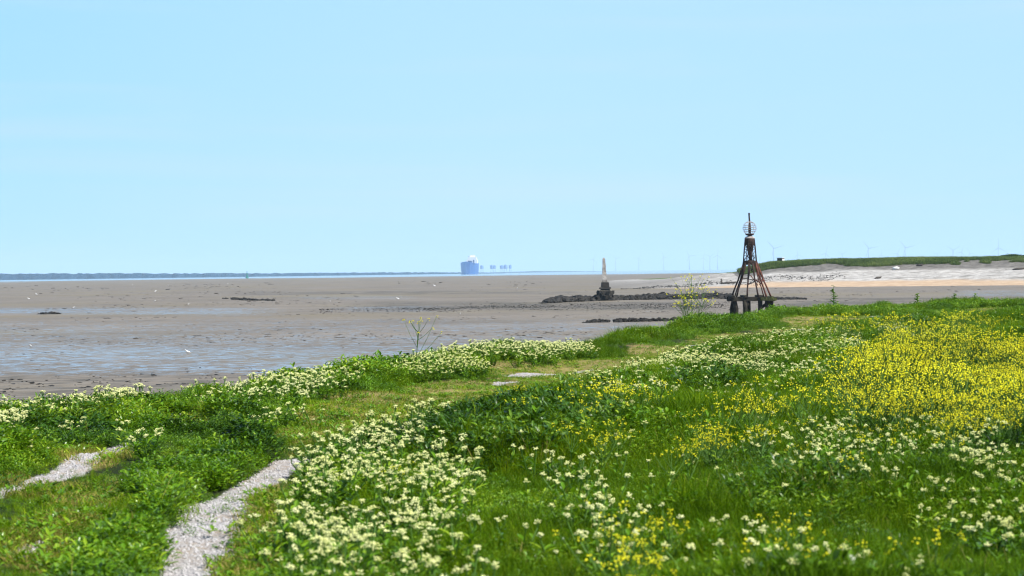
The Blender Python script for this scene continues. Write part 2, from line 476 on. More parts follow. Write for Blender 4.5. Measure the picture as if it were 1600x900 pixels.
def gravel_mask(x, y):
    g = np.zeros(x.shape)
    for ch in GRAVEL:
        for (x0, y0, w0), (x1, y1, w1) in zip(ch[:-1], ch[1:]):
            dx, dy = x1 - x0, y1 - y0
            t = np.clip(((x - x0) * dx + (y - y0) * dy) / (dx * dx + dy * dy), 0, 1)
            d = np.hypot(x0 + t * dx - x, y0 + t * dy - y); w = w0 + (w1 - w0) * t
            g = np.maximum(g, 1 - sstep(.45, 1.45, d / w))
    return g
# patches of worn, sun-dried turf (pixel ellipses taken to the ground)
WORN = [(380, 855, 62, 48), (410, 795, 36, 24), (140, 772, 95, 26), (105, 815, 55, 14), (130, 715, 60, 14), (285, 665, 60, 14), (600, 652, 150, 20), (480, 680, 50, 14), (640, 630, 160, 14),
        (740, 608, 120, 11), (860, 595, 80, 22), (800, 580, 110, 12), (960, 570, 120, 12), (1060, 545, 90, 10), (1180, 525, 110, 9), (1330, 502, 140, 7), (1560, 487, 80, 6), (30, 765, 60, 22), (60, 850, 60, 40), (415, 748, 26, 20)]
def worn_mask(x, y):
    px, py = proj(x, y, 0.0)
    w = np.zeros(x.shape)
    for cx, cy, rx, ry in WORN:
        w = np.maximum(w, 1 - sstep(.55, 1.25, np.hypot((px - cx) / rx, (py - cy) / ry)))
    t = np.abs(poly_dist(x, y, TRACK))
    far = sstep(20, 30, y)
    w = np.maximum(w, (1 - sstep(.4, 1.3, t)) * (.15 + .55 * far))
    w = w + (fbm(x, y, 1.5, 41, 4) - .5) * .85
    return np.clip(w, 0, 1)

rowsY = -15 + 20 * np.exp(np.linspace(0, math.log(9.6), 820))
us = np.linspace(-.75, 1.0, 660)
YY, UU = np.meshgrid(rowsY, us, indexing='ij')
XX = UU * (YY + 18)
BZ = np.maximum(bank_z(XX, YY), -2.9 + 0.0 * XX)
bank = grid_mesh('ground', XX, YY, BZ, M['bank'], {'gravel': gravel_mask(XX, YY), 'worn': worn_mask(XX, YY)})
tag(bank, kind='structure')
tag(bank, 'earth of the grassy sea bank with worn gravel ruts', 'ground')

# ------------------------------------------------------------------ mud flats, sea
MZ = -2.0
def on_mud(px, py, z=MZ): return on_plane(px, py, z)
ys = -40 + 60 * np.exp(np.linspace(0, math.log(2260 / 60.), 760))
us = np.linspace(-.95, .95, 520)
YY, UU = np.meshgrid(ys, us, indexing='ij')
XX = UU * (YY + 110)
mz = MZ + (fbm(XX, YY, .06, 11, 4) - .5) * .10 + (fbm(XX, YY, .7, 13, 3) - .5) * .05
far = sstep(500, 1500, YY)
mz = mz + far * (fbm(XX, YY, .012, 23, 4) - .5) * .8
px, py = proj(XX, YY, MZ)
def band(y0, y1, y2, y3): return sstep(y0, y1, py) * (1 - sstep(y2, y3, py))
wob = (fbm(XX, YY, .012, 31, 3) - .5) * 10
pyw = py + wob
def bandw(y0, y1, y2, y3): return sstep(y0, y1, pyw) * (1 - sstep(y2, y3, pyw))
wet = -.04 + .075 * bandw(500, 580, 586, 596) * (1 - .5 * sstep(700, 1000, px))
wet += .09 * bandw(486, 512, 580, 592) + .03 * bandw(440, 450, 500, 520)
wet += .11 * bandw(478, 483, 488, 493) * (1 - sstep(350, 520, px))
wet += .08 * bandw(476, 480, 484, 487) * sstep(480, 560, px) * (1 - sstep(640, 760, px))
wet += .07 * bandw(462, 465, 468, 471) * sstep(420, 500, px) * (1 - sstep(600, 700, px))
wet += .10 * bandw(452, 456, 462, 466) * sstep(1450, 1520, px)
weed = .9 * bandw(470, 474, 480, 485) * sstep(520, 640, px) * (1 - sstep(1060, 1150, px)) * (.25 + .75 * sstep(.42, .6, fbm(XX, YY, .5, 71, 3)))
weed = np.maximum(weed, .75 * bandw(455, 457, 460, 463) * sstep(330, 420, px) * (1 - sstep(880, 940, px)) * sstep(.35, .6, fbm(XX, YY, .3, 73, 3)))
weed = np.maximum(weed, .7 * bandw(462, 466, 480, 486) * sstep(1180, 1240, px) * sstep(.5, .62, fbm(XX, YY, .12, 75, 4)))
weed = np.maximum(weed, .8 * bandw(578, 592, 690, 700) * sstep(.52, .6, fbm(XX, YY, 1.6, 77, 3)))
mud = grid_mesh('mudflat_ground', XX, YY, mz, M['mud'], {'wet': wet, 'weed': weed})
tag(mud, kind='structure')
sea = MB().add([(-23000, -1500, -2.25), (23000, -1500, -2.25), (23000, 25500, -2.25), (-23000, 25500, -2.25)], [(0, 1, 2, 3)]).build('sea', M['sea'])
tag(sea, kind='structure')

# ------------------------------------------------------------------ dune spit
SHORE = [(17, 446), (19.5, 440), (27, 447), (43, 444), (57, 437), (71.5, 429), (93, 418), (150, 400), (330, 370)]
def dune_z(x, y):
    s = poly_dist(x, y, SHORE)          # + on the right-hand side going +x : seaward; flip
    s = -s + (fbm(x, y, .04, 91, 3) - .5) * 5
    prof = np.interp(s, [-8, 0, 15, 35, 39, 47, 60, 400], [-2.5, -2.05, -.55, 1.05, 1.7, 2.95, 3.1, 3.0])
    q = x / np.maximum(y, 50) * 445      # the spit narrows to its tip
    k = np.interp(q, [17, 20, 25, 32, 43, 47, 50, 56, 64, 400], [0.0, .05, .14, .36, .58, .78, .92, .97, 1.0, 1.02])
    k = k * (1 - .5 * sstep(90, 380, s))
    z = -2.1 + (prof + 2.05) * k
    z = z + (fbm(x, y, .12, 93, 4) - .5) * .55 * sstep(8, 25, s) * k
    return z, s
xs = np.concatenate([np.linspace(8, 110, 340), np.linspace(111, 330, 120)])
ds = np.concatenate([np.linspace(-12, 70, 150), np.linspace(74, 420, 40)])
DD, XX = np.meshgrid(ds, xs, indexing='ij')
YY = np.interp(XX, [p[0] for p in SHORE], [p[1] for p in SHORE]) + DD
DZ, DS = dune_z(XX, YY)
kx = np.interp(XX, [14, 24, 43, 49, 58, 400], [8, 0, 0, 0, 0, 0])
dune = grid_mesh('beach', XX, YY, DZ, M['dune'], {'inland': np.where(XX < 47, np.minimum(DS + np.interp(XX, [30, 45], [8, 2]), 33), DS)})
tag(dune, kind='structure')

# ------------------------------------------------------------------ skeletal beacon on its pile platform
def beacon():
    D = 180.0
    bx, by, _ = at_depth(1172.5, 466, D)
    S = D / F
    def zz(py): return at_depth(1172, py, D)[2]
    t = thing('navigation_beacon', 'rusty skeletal navigation beacon with cage ball top on timber piles', 'beacon', (bx, by, MZ))
    Z = lambda py: zz(py) - MZ
    zd = Z(466)
    rj = np.random.default_rng(3)
    # piles
    for x, y in [(-1.28, -1.2), (-.55, -1.35), (.63, -1.35), (1.52, -1.1), (-1.3, 1.2), (1.45, 1.25), (0, 1.4)]:
        m = MB(); n = 7
        m.tube([(x, y, -.9), (x + rj.normal(0, .03), y, zd * .4), (x + rj.normal(0, .04), y, zd - .14)], [.2, .175, .185], 9)
        m.build('pile', M['blackwood'], t, True)
    b = MB()
    b.tube([(.72, -1.34, Z(480)), (1.15, -1.28, Z(474.5)), (1.62, -1.2, Z(467))], [.12, .13, .12], 7); b.build('brace', M['blackwood'], t, True)
    # deck beams: thick weathered baulks on a square plan
    d = MB()
    def baulk(m, p, q, w, h, seg=10):
        p = Vector(p); q = Vector(q); u = (q - p).normalized(); sdv = Vector((-u.y, u.x, 0))
        vs = []; fs = []
        for i in range(seg + 1):
            c = p.lerp(q, i / seg)
            for a, e in ((-1, -1), (1, -1), (1, 1), (-1, 1)):
                vs.append(c + sdv * (a * w / 2 * (1 + rj.normal(0, .08))) + Vector((0, 0, e * h / 2 * (1 + rj.normal(0, .12)))))
        for i in range(seg):
            for k in range(4):
                k2 = (k + 1) % 4
                fs.append((i * 4 + k, i * 4 + k2, i * 4 + 4 + k2, i * 4 + 4 + k))
        fs += [(3, 2, 1, 0), tuple(range(seg * 4, seg * 4 + 4))]
        m.add(vs, fs)
    for y in (-1.35, 0.1, 1.3): baulk(d, (-1.72, y, zd - .05), (1.2, y, zd - .05), .32, .30)
    for x in (-1.5, -.5, .65): baulk(d, (x, -1.6, zd + .16), (x, 1.5, zd + .16), .30, .16)
    d.build('deck', M['blackwood'], t)
    d2 = MB(); baulk(d2, (.62, -1.48, zd - .03), (1.86, -1.4, zd - .08), .5, .24); baulk(d2, (1.55, -1.3, zd - .02), (1.6, 1.4, zd - .02), .34, .26)
    d2.build('mossy_beam', M['mossywood'], t)
    zr = Z(409)
    # twelve splayed legs
    for k in (6, 7, 8, 9, 10, 11, 1, 4):
        a = math.radians(15 + 30 * k + rj.normal(0, 2))
        c, s = math.cos(a), math.sin(a)
        p0 = Vector((1.6 * c, 1.5 * s, zd + .1)); p1 = Vector((.50 * c, .46 * s, zr + .02))
        mid = p0.lerp(p1, .5) + Vector((c * -.05 + rj.normal(0, .02), s * -.05, 0))
        r = .064 if s < 0 else .045
        m = MB(); m.tube([p0, p0.lerp(p1, .25) + Vector((rj.normal(0, .012), 0, 0)), mid, p1], [r * 1.15, r, r, r * 1.2], 7)
        leg = m.build('leg', M['rustlit'] if k in (10, 11, 1) else M['rust'], t, True)  # right-hand legs redder: sunlit side put into the rust colour
        if k in (5, 6, 7, 10, 11, 0, 8):     # knee straps doubling the upper half
            q = MB(); o = Vector((-s * .09, c * .09, 0))
            q.tube([p0.lerp(p1, .52) + o * .3, p0.lerp(p1, .76) + o, p1 + o * .8], [.05, .075, .06], 6)
            q.build('strap', M['rust'], leg, True)
    tie = MB(); zt = Z(437)
    tie.tube([(-.36, -.9, zt + .06), (.1, -.95, zt), (.9, -.85, zt - .02)], .035, 6)
    tie.build('tie_bar', M['rust'], t, True)
    for pts in ([(-.05, -.8, Z(430)), (.5, -.9, Z(446))], [(.35, -.95, Z(437)), (.92, -.9, Z(445.5))], [(.68, -.8, Z(432)), (.82, -1.0, Z(445))], [(.62, -.9, Z(445)), (.95, -.95, Z(436))],
                [(.05, -.6, Z(424)), (.28, -.5, Z(412))], [(-.1, -.45, Z(414)), (.12, -.55, Z(425))], [(-.26, -.7, Z(444.5)), (.4, -.9, Z(438))]):
        m = MB(); m.tube([pts[0], (Vector(pts[0]) + Vector(pts[1])) / 2 + Vector((.02, 0, -.03)), pts[1]], .038, 5)
        m.build('broken_bar', M['rustlit'] if pts[1][0] > .45 else M['rust'], t, True)  # bars on the right get the sunlit rust colour too
    m = MB(); m.lathe([(.40, 0), (.56, 0), (.60, .06), (.56, .30), (.52, .34), (.40, .34)], 16, (0, 0, zr - .24)); m.build('ring_collar', M['rust'], t, True)
    # lattice lantern tower
    zt = Z(372.5); n = 8
    lat = MB()
    def P(k, f, extra=0):
        a = 2 * PI * (k + .5) / n; r = .55 + (.38 - .55) * f + extra
        return Vector((r * math.cos(a), r * math.sin(a), zr + (zt - zr) * f))
    for k in range(n):
        lat.tube([P(k, 0), P(k, .5, .01), P(k, 1)], .032, 5)
        for f0, f1 in ((.03, .27), (.30, .52), (.55, .75)):
            if rj.random() < .85: lat.tube([P(k, f0), P(k + 1, f1)], .024, 4)
            if rj.random() < .5: lat.tube([P(k + 1, f0), P(k, f1)], .022, 4)
    for f in (.01, .28, .53, .77, .98):
        lat.tube([P(k % n, f) for k in range(n + 1)], .02, 4)
    lat.build('lattice', M['rust'], t)
    # plates still hanging on the upper tower
    pl = MB()
    for k in (4, 5, 6, 7, 0):
        f0 = .55 + .25 * rj.random()
        q = [P(k, f0), P(k + 1, f0 + .06), P(k + 1, 1), P(k, 1)]
        q2 = [Vector((p.x * .96, p.y * .96, p.z)) for p in q]
        pl.add(q + q2, [(0, 1, 2, 3), (7, 6, 5, 4), (0, 4, 5, 1), (1, 5, 6, 2), (2, 6, 7, 3), (3, 7, 4, 0)])
    pl.build('side_plate', M['rust'], t)
    cm = MB(); cm.lathe([(.10, 0), (.12, .4), (.17, .9), (.27, (zt - zr) * .75), (.30, (zt - zr))], 12, (.02, -.12, zr)); cm.build('lamp_tube', M['rust'], t, True)
    dm = MB(); dm.lathe([(.42, 0), (.38, .09), (.28, .16), (.15, .21), (.07, .24)], 16, (0, 0, zt - .02)); dm.build('dome_cap', M['rustpale'], t, True)
    # cage ball
    zc = Z(356.6); R = .53; cb = MB()
    for k in range(8):
        a = PI * k / 8 + .1
        cb.tube([(R * math.sin(w) * math.cos(a), R * math.sin(w) * math.sin(a), zc + R * math.cos(w)) for w in np.linspace(0, 2 * PI, 25)], .013, 4, False)
    for f in (-.8, -.5, -.2, .12, .45, .8):
        r = R * math.sqrt(1 - f * f)
        cb.tube([(r * math.cos(w), r * math.sin(w), zc + R * f) for w in np.linspace(0, 2 * PI, 25)], .016, 4, False)
    ball = cb.build('cage_ball', M['rustpale'], t)
    seat = MB(); seat.lathe([(.12, 0), (.30, .06), (.36, .16), (.34, .16), (.26, .08), (.10, .03)], 14, (0, 0, Z(368.6))); seat.build('ball_seat', M['rust'], t, True)
    pm = MB(); zp = Z(332.5)
    pm.tube([(0, 0, zt + .1), (.01, 0, zc), (.0, 0, zc + R), (-.03, 0, zp - .2), (-.03, 0, zp)], [.1, .1, .07, .06, .075], 8); pm.build('pole', M['rust'], t, True)
    return t
beacon()

# ------------------------------------------------------------------ stone obelisk
def obelisk():
    D = 276.0
    x, y, z0 = at_depth(945.5, 463.5, D); s = D / F
    t = thing('stone_obelisk', 'slender weathered stone obelisk on a dark stepped base among black rocks', 'obelisk', (x, y, z0))
    Z = lambda py: (463.5 - py) * s
    rj = np.random.default_rng(5)
    def rough(m, j):
        m.v = [(a + rj.normal(0, j), b + rj.normal(0, j), c + rj.normal(0, j * .6)) for a, b, c in m.v]; return m
    st = N('pale_weathered_stone'); v = st.obj(); zc = st.sep(v)[2]
    c = st.mix(st.rng(st.noise(v, 2.2, 5, .65), .38, .62), (.20, .18, .155), (.50, .46, .41))
    c = st.mix(st.rng(st.noise(v, 6, 3, .6), .62, .7), c, (.10, .09, .08))
    c = st.mix(st.rng(zc, 1.5, 2.1), (.07, .06, .05), c)
    st.principled(c, .9, st.bump(st.noise(v, 9, 5, .7), .6, .05), spec=.2)
    m = MB()
    for k in range(6):      # coursed, tapering shaft with chipped arrises
        f0, f1 = k / 6, (k + 1) / 6
        zb = Z(441) + (Z(405) - Z(441)) * f0; ze = Z(441) + (Z(405) - Z(441)) * f1 - .012
        w0 = .54 + (.33 - .54) * f0; w1 = .54 + (.33 - .54) * f1
        ox = -.10 * f0 - .02; 
        m.frustum((ox + rj.normal(0, .008), 0), (w0, w0), (w1, w1), zb, ze, (-.10 / 6, 0))
    rough(m, .012); m.build('shaft', st.m, t)
    m = MB(); m.frustum((-.12, 0), (.33, .33), (.16, .16), Z(405), Z(402.6)); m.build('tip', st.m, t)
    m = MB(); m.frustum((.02, 0), (1.0, 1.0), (.86, .86), Z(448.6), Z(441.1)); rough(m, .02); m.build('pedestal', M['weedrock'], t)
    m = MB(); m.frustum((0, 0), (1.36, 1.36), (1.30, 1.30), Z(451.2), Z(448.8)); m.frustum((.02, 0), (1.15, 1.15), (1.1, 1.1), Z(453.6), Z(451.3)); rough(m, .03); m.build('plinth', M['weedrock'], t)
    m = MB()
    for k in range(46):     # rubble-built base
        a = rj.random() * 2 * PI; f = rj.random(); r = (1.12 - .35 * f) * (.75 + .25 * rj.random())
        sz = .26 + .16 * rj.random()
        p = Vector((r * math.cos(a), r * math.sin(a), -.15 + f * Z(453.6) * .85))
        rt = Matrix.Rotation(rj.random() * 3, 3, 'Z') @ Matrix.Rotation(rj.normal(0, .3), 3, 'X')
        m.box(p, (sz * 1.5, sz * 1.2, sz), rt)
    m.frustum((0, 0), (1.9, 1.9), (1.3, 1.3), -.4, Z(454)); rough(m, .03); m.build('base', M['weedrock'], t)
obelisk()

# ------------------------------------------------------------------ bulk ship, forts, buoy
def paint(name, c, c2=None, rough=.5):
    return mat_simple(name, c, c2 or tuple(k * .8 for k in c), .12, rough, .3)
def ship():
    D = 4500.0; s = D / F
    x, y, z = at_depth(733.5, 428, D)
    t = thing('cargo_ship', 'large blue cargo ship with white superstructure far out at sea', 'ship', (x, y, -2.4), 0)
    hz_ = 20.5 * s          # deck height, stretched tall by the warm air above the flats
    yaw = math.radians(-7)
    Rm = Matrix.Rotation(yaw, 3, 'Z')
    L, B = 80.0, 29.0
    st = [(-.5, .05, 1.12), (-.46, .55, 1.08), (-.36, .9, 1.0), (-.2, 1, .97), (.3, 1, .97), (.45, .95, 1.0), (.5, .86, 1.0)]
    # stations along local -y (bow towards the viewer), flared section
    vs = []; fs = []
    for u, b, hh in st:
        fl = 1.25 if u < -.3 else 1.0
        for sx in (-1, 1):
            for zf, bw in ((-.05, .62 if u < -.3 else .9), (.45, .8 if u < -.3 else .97), (1.0, 1.0)):
                rake = -6 * zf if u < -.4 else 0
                vs.append(Rm @ Vector((sx * b * B / 2 * bw, u * L + rake, zf * hh * hz_ * .86)))
    for i in range(len(st) - 1):
        a = i * 6; c = a + 6
        for o in (0, 3):
            for k in (0, 1):
                q = (a + o + k, a + o + k + 1, c + o + k + 1, c + o + k); fs.append(q if o else q[::-1])
        fs.append((a + 2, a + 5, c + 5, c + 2))
    for a in (0, (len(st) - 1) * 6): fs.append((a, a + 1, a + 2, a + 5, a + 4, a + 3))
    MB().add(vs, fs).build('hull', paint('blue_hull', (.11, .31, .68), (.13, .34, .72)), t)
    wht = paint('white_steel', (.80, .76, .70), (.74, .68, .62)); drk = paint('dark_blue_steel', (.01, .05, .16))
    hull = bpy.data.objects['hull'].data
    hull.materials.append(paint('dark_blue_hull', (.025, .12, .38), (.035, .14, .42)))  # starboard faces coloured darker to offset the sun falling there
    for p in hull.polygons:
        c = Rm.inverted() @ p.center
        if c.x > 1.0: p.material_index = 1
    zt = hz_ * .84; k = .66
    def P(cx, cy, cz, sx, sy, sz, name, mt):
        return MB().box(Rm @ Vector((cx, cy, cz)), (sx, sy, sz), Rm).build(name, mt, t)
    P(2.5, 24, zt + 3.5, 21, 12, 8, 'accommodation', wht)
    P(3, 22, zt + 9.8, 17, 8, 4.6, 'bridge', wht)
    P(2.5, 28, zt + 14, 10, 6, 4.0, 'wheelhouse', wht)
    MB().frustum((8, 32), (5, 5), (4, 4), zt + 2, zt + 13).build('funnel', paint('funnel_orange', (.75, .60, .48)), t)
    P(4.5, -20, zt + 1.4, 6, 20, 7, 'deck_cargo', drk); P(12.6, -28, zt + 2, 2.2, 2.2, 9, 'crane_post', drk); P(-7, -4, zt + .4, 12, 40, 2.4, 'hatch_cover', paint('hatch_blue', (.05, .15, .40)))
    MB().tube([Rm @ Vector((-5, 24, zt)), Rm @ Vector((-4, 24, zt + 14))], .6, 6).build('mast', drk, t)
ship()

def fort(px, wpx, py0, py1, lab):
    D = 7600.0; s = D / F
    x, y, zb = at_depth(px, py1, D); zt = at_depth(px, py0, D)[2]
    t = thing('sea_fort', lab, 'sea fort', (x, y, -2.3), px * .37, 'derelict sea fort towers on the horizon')
    w = wpx * s * .82; z0 = zb + 2.3; z1 = zt + 2.3
    steel = FORT
    m = MB(); m.lathe([(w * .44, z0), (w * .56, z0 + .8), (w * .56, z1 - 1.2), (w * .5, z1)], 8); m.build('tower_house', steel, t)
    m = MB(); m.box((w * .1, 0, z1 + .7), (w * .5, w * .4, 1.5)); m.build('roof_hut', steel, t)
    for a in range(4):
        c, q = math.cos(PI / 4 + a * PI / 2), math.sin(PI / 4 + a * PI / 2)
        MB().tube([(w * .62 * c, w * .62 * q, -1.0), (w * .3 * c, w * .3 * q, z0 + .3)], .32, 6).build('leg', steel, t)
FORT = paint('haze_blue_steel', (.12, .24, .52), (.15, .28, .56))  # distance haze put into the steel colour as light blue
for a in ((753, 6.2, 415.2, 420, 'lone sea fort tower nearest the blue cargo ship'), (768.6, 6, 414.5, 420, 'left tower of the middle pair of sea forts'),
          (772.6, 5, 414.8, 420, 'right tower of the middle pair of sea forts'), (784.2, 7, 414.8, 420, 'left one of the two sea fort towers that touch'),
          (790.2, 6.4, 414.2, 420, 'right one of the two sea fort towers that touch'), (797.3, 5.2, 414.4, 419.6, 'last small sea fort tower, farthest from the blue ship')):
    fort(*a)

def buoy():
    D = 2700.0; s = D / F
    x, y, z = at_depth(386, 433.4, D)
    t = thing('channel_buoy', 'green channel buoy standing before the distant wooded shore', 'buoy', (x, y, -2.25))
    g = paint('buoy_green', (.005, .20, .15))
    hgt = (433.5 - 421.5) * s
    MB().lathe([(1.5, -.6), (1.9, .3), (1.9, 1.1), (1.2, 1.5)], 14).build('float', g, t, True)
    m = MB()
    for a in range(4):
        c, q = math.cos(a * PI / 2 + .6), math.sin(a * PI / 2 + .6)
        m.tube([(1.1 * c, 1.1 * q, 1.4), (.35 * c, .35 * q, hgt * .72)], .16, 5)
    for f in (.3, .5, .68):
        r = 1.1 + (.35 - 1.1) * (f * hgt - 1.4) / (hgt * .72 - 1.4)
        m.tube([(r * math.cos(w), r * math.sin(w), hgt * f) for w in np.linspace(0, 2 * PI, 9)], .12, 4, False)
    m.lathe([(.9, 0), (.75, hgt * .22), (.5, hgt * .3)], 8, (0, 0, 1.5))
    m.build('lattice_tower', g, t)
    MB().lathe([(.62, 0), (.05, 1.5)], 10, (0, 0, hgt * .78)).build('cone_topmark', g, t, True)
    MB().tube([(0, 0, hgt * .6), (0, 0, hgt * .8)], .14, 5).build('post', g, t)
buoy()

# ------------------------------------------------------------------ far shore
def treeline(name, pts, hgt, seed, mat, label):
    m = MB(); n = 420
    px = np.linspace(0, 1, n)
    X = np.interp(px, [p[0] for p in pts], [p[1] for p in pts]); Y = np.interp(px, [p[0] for p in pts], [p[2] for p in pts])
    Hh = np.interp(px, [p[0] for p in pts], [p[3] for p in pts]) * hgt
    top = Hh * (.72 + .34 * fbm(px * 300, px * 0, .9, seed, 4)) 
    vs = []; fs = []
    for i in range(n):
        j = 14 * math.sin(i * 1.7) + 10 * math.sin(i * .63)
        for dy, f in ((0, 0), (4 + j * .3, .6), (18 + j, 1.0), (60 + j, .94), (110, .5), (120, 0)):
            vs.append((X[i], Y[i] + dy, -2.4 + top[i] * f))
    for i in range(n - 1):
        for k in range(5):
            a = i * 6 + k; fs.append((a, a + 6, a + 7, a + 1))
    m.add(vs, fs)
    return tag(m.build(name, mat), label, 'trees', kind='stuff')
MT = N('haze_blue_wood'); MT.principled(MT.mix(MT.rng(MT.noise(MT.pos(), .05, 4), .35, .65), (.010, .035, .070), (.022, .055, .10)), 1.0, spec=0.0); MT = MT.m  # blue of the hazy air mixed into the tree colour
def colp(px, Y): return (px - 800 + 0) / F * Y
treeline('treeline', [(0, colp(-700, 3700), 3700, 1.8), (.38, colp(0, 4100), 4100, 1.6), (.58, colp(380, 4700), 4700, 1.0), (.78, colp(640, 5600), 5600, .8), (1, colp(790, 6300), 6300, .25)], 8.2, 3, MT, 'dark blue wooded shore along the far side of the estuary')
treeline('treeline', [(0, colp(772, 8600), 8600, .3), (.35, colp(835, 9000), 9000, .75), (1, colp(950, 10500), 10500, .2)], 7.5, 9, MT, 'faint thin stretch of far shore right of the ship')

# ------------------------------------------------------------------ offshore wind turbines
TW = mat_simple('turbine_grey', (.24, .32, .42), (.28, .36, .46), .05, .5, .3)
def turbine_proto():
    t = thing('wind_turbine', 'x', 'wind turbine', (0, 0, 0))
    m = MB(); m.tube([(0, 0, -1), (0, 0, 40), (0, 0, 95)], [3.2, 2.9, 2.1], 10); m.build('tower', TW, t, True)
    m = MB(); m.box((0, 1.5, 96), (4.2, 11, 4.4)); m.build('nacelle', TW, t)
    hub = MB(); hub.lathe([(.4, -2.2), (1.6, -1.2), (1.9, 0), (1.5, 1.0)], 10); h = hub.build('hub', TW, t, True, (0, -5.2, 96)); h.rotation_euler = (PI / 2, 0, 0)
    return t
bl = MB()
for rr, ch, th in ((0, 1.7, 1.6), (3, 2.2, 1.4), (9, 4.0, .9), (25, 2.8, .6), (40, 1.7, .35), (49, .6, .15)):
    bl.v += [(-ch * .35, 0, rr), (0, -th / 2, rr), (ch * .65, 0, rr), (0, th / 2, rr)]
for i in range(5):
    for k in range(4):
        k2 = (k + 1) % 4; bl.f.append((i * 4 + k, i * 4 + k2, i * 4 + 4 + k2, i * 4 + 4 + k))
bl.f += [(3, 2, 1, 0), (20, 21, 22, 23)]
BLADE = bl.mesh('blade', TW)
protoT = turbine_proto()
TURB = [(927, 405, 20, 'faint wind turbine just left of the tip of the stone obelisk'), (962, 404, 70, 'faint wind turbine just right of the tip of the stone obelisk'), (998, 403, 30, 'second faint wind turbine to the right of the obelisk'),
        (1037, 402, 100, 'third faint wind turbine to the right of the obelisk'), (1077, 400, 85, 'fourth faint wind turbine to the right of the obelisk'), (1099, 403, 10, 'smallest of the faint turbines left of the rusty beacon'),
        (1109, 401, 55, 'faint wind turbine in the middle of the trio left of the rusty beacon'), (1121, 399, 5, 'faint wind turbine nearest the left side of the rusty beacon'),
        (1187, 401, 40, 'faint wind turbine nearest the right side of the rusty beacon'), (1209, 388, 75, 'wind turbine standing over the dune left of the small black hut'), (1246, 398, 110, 'small wind turbine next on the right of the black hut'),
        (1290, 396, 15, 'second small wind turbine on the right of the black hut'), (1316, 397, 60, 'third small wind turbine on the right of the black hut'), (1357, 388, 80, 'tall wind turbine alone above the middle of the grassy dune'),
        (1377, 398, 0, 'low wind turbine between the two tall ones above the dune'), (1402, 396, 25, 'low wind turbine touching the left of a taller one above the dune'), (1414.5, 387, 78, 'wind turbine with a long blade up to the left, above mid dune'),
        (1465, 397, 44, 'very low wind turbine left of the spread rotor near the right end'), (1489, 391, 60, 'wind turbine with wide spread blades near the right end of the dune'), (1502, 394, 20, 'shorter wind turbine just behind the one with spread blades'),
        (1515, 396, 95, 'short wind turbine right of the pair near the dune end'), (1560, 387, 118, 'rightmost and tallest wind turbine, above the dark bush on the dune')]
for i, (px, hp, ra, lab) in enumerate(TURB):
    hor = 424.6 + (800 - px) * .01204
    D = min(95 * F / (hor - hp), 22500)
    x, y, _ = at_depth(px, hp, D)
    o = protoT if i == 0 else dup(protoT, (0, 0, 0))
    o.location = (x, y, -2.3); o.scale = (1, 1, ((hor - hp) / F * D + 3.9) / 96)
    o['label'] = lab; o['group'] = 'offshore wind farm turbines'
    o.rotation_euler = (0, 0, math.radians(12 - .05 * ra))
for o in [o for o in COL.objects if o.get('category') == 'wind turbine']:
    pass
for i, (px, hp, ra, lab) in enumerate(TURB):
    root = [o for o in COL.objects if o.get('label') == lab][0]
    for k in range(3):
        b = bpy.data.objects.new('blade', BLADE); COL.objects.link(b); b.parent = root
        b.location = (0, -5.6, 96); b.rotation_euler = (0, math.radians(ra + 120 * k), 0)
        b.scale = (1, 1, 1)

# ------------------------------------------------------------------ small things on the dune and the flats
def dz1(x, y): return float(dune_z(np.array([x]), np.array([y]))[0][0])
def hut():
    D = 505.0; x, y, z = at_depth(1220, 409.6, D); s = D / F; z = dz1(x, y) - .25
    t = thing('box_hut', 'small black box hut with a pale lit end on top of the dune', 'hut', (x, y, z), math.radians(-38))
    k = at_depth(1220, 402.6, D)[2] - z
    blk = mat_simple('black_board', (.012, .013, .016), (.03, .03, .035), 4, .8, .2); wh = mat_simple('white_board', (.75, .73, .70), (.6, .58, .55), 4, .8, .2)
    m = MB(); m.box((0, 0, k * .46), (1.2, 1.1, k * .92)); m.build('wall', blk, t)
    m = MB(); m.box((0, 0, k * .96), (1.42, 1.3, k * .08)); m.build('roof', wh, t)
    m = MB(); m.box((.63, 0, k * .5), (.06, .9, k * .6)); m.build('lit_end', wh, t)  # white panel: sunlit end put into colour against the black walls
hut()
DW = mat_simple('bleached_driftwood', (.09, .075, .06), (.035, .03, .025), 3, .9, .2, bump=.5)
def drift(px, py, D, L, ry, lab, post=False):
    x, y, z = at_depth(px, py, D); zz = max(dz1(x, y), MZ) 
    r = np.random.default_rng(int(px))
    m = MB(); m.tube([(-L / 2, 0, .05), (-L / 6, r.normal(0, .12), .2), (L / 5, r.normal(0, .12), .16), (L / 2, 0, .34)], [.10, .2, .22, .12], 8)
    m.tube([(L * .1, 0, .15), (L * .22, .2, .55)], [.07, .03], 5)
    if post: m.tube([(-L / 2, 0, -.5), (-L / 2 - .03, 0, 1.0)], [.17, .15], 7)
    o = m.build('driftwood_log', DW, None, True); o.location = (x, y, zz); o.rotation_euler = (0, 0, ry)
    tag(o, lab, 'driftwood')
drift(1139, 438, 458, 3.0, .1, 'dark driftwood log with an upright stump on the shell bank left of the beacon', True)
drift(1163, 434, 468, 1.6, .6, 'dark driftwood lump seen through the legs of the rusty beacon')
drift(1372, 439, 448, 1.6, .5, 'short dark driftwood stick on pale shells below the middle of the dune')
drift(1437, 421.5, 468, 1.4, -.2, 'dark driftwood branch right under the dune scarp')
drift(1592, 426.5, 452, 2.6, .05, 'dark driftwood log at the right end of the shell beach')
x, y, z = at_depth(1400, 421, 466); m = MB(); rr = np.random.default_rng(2)
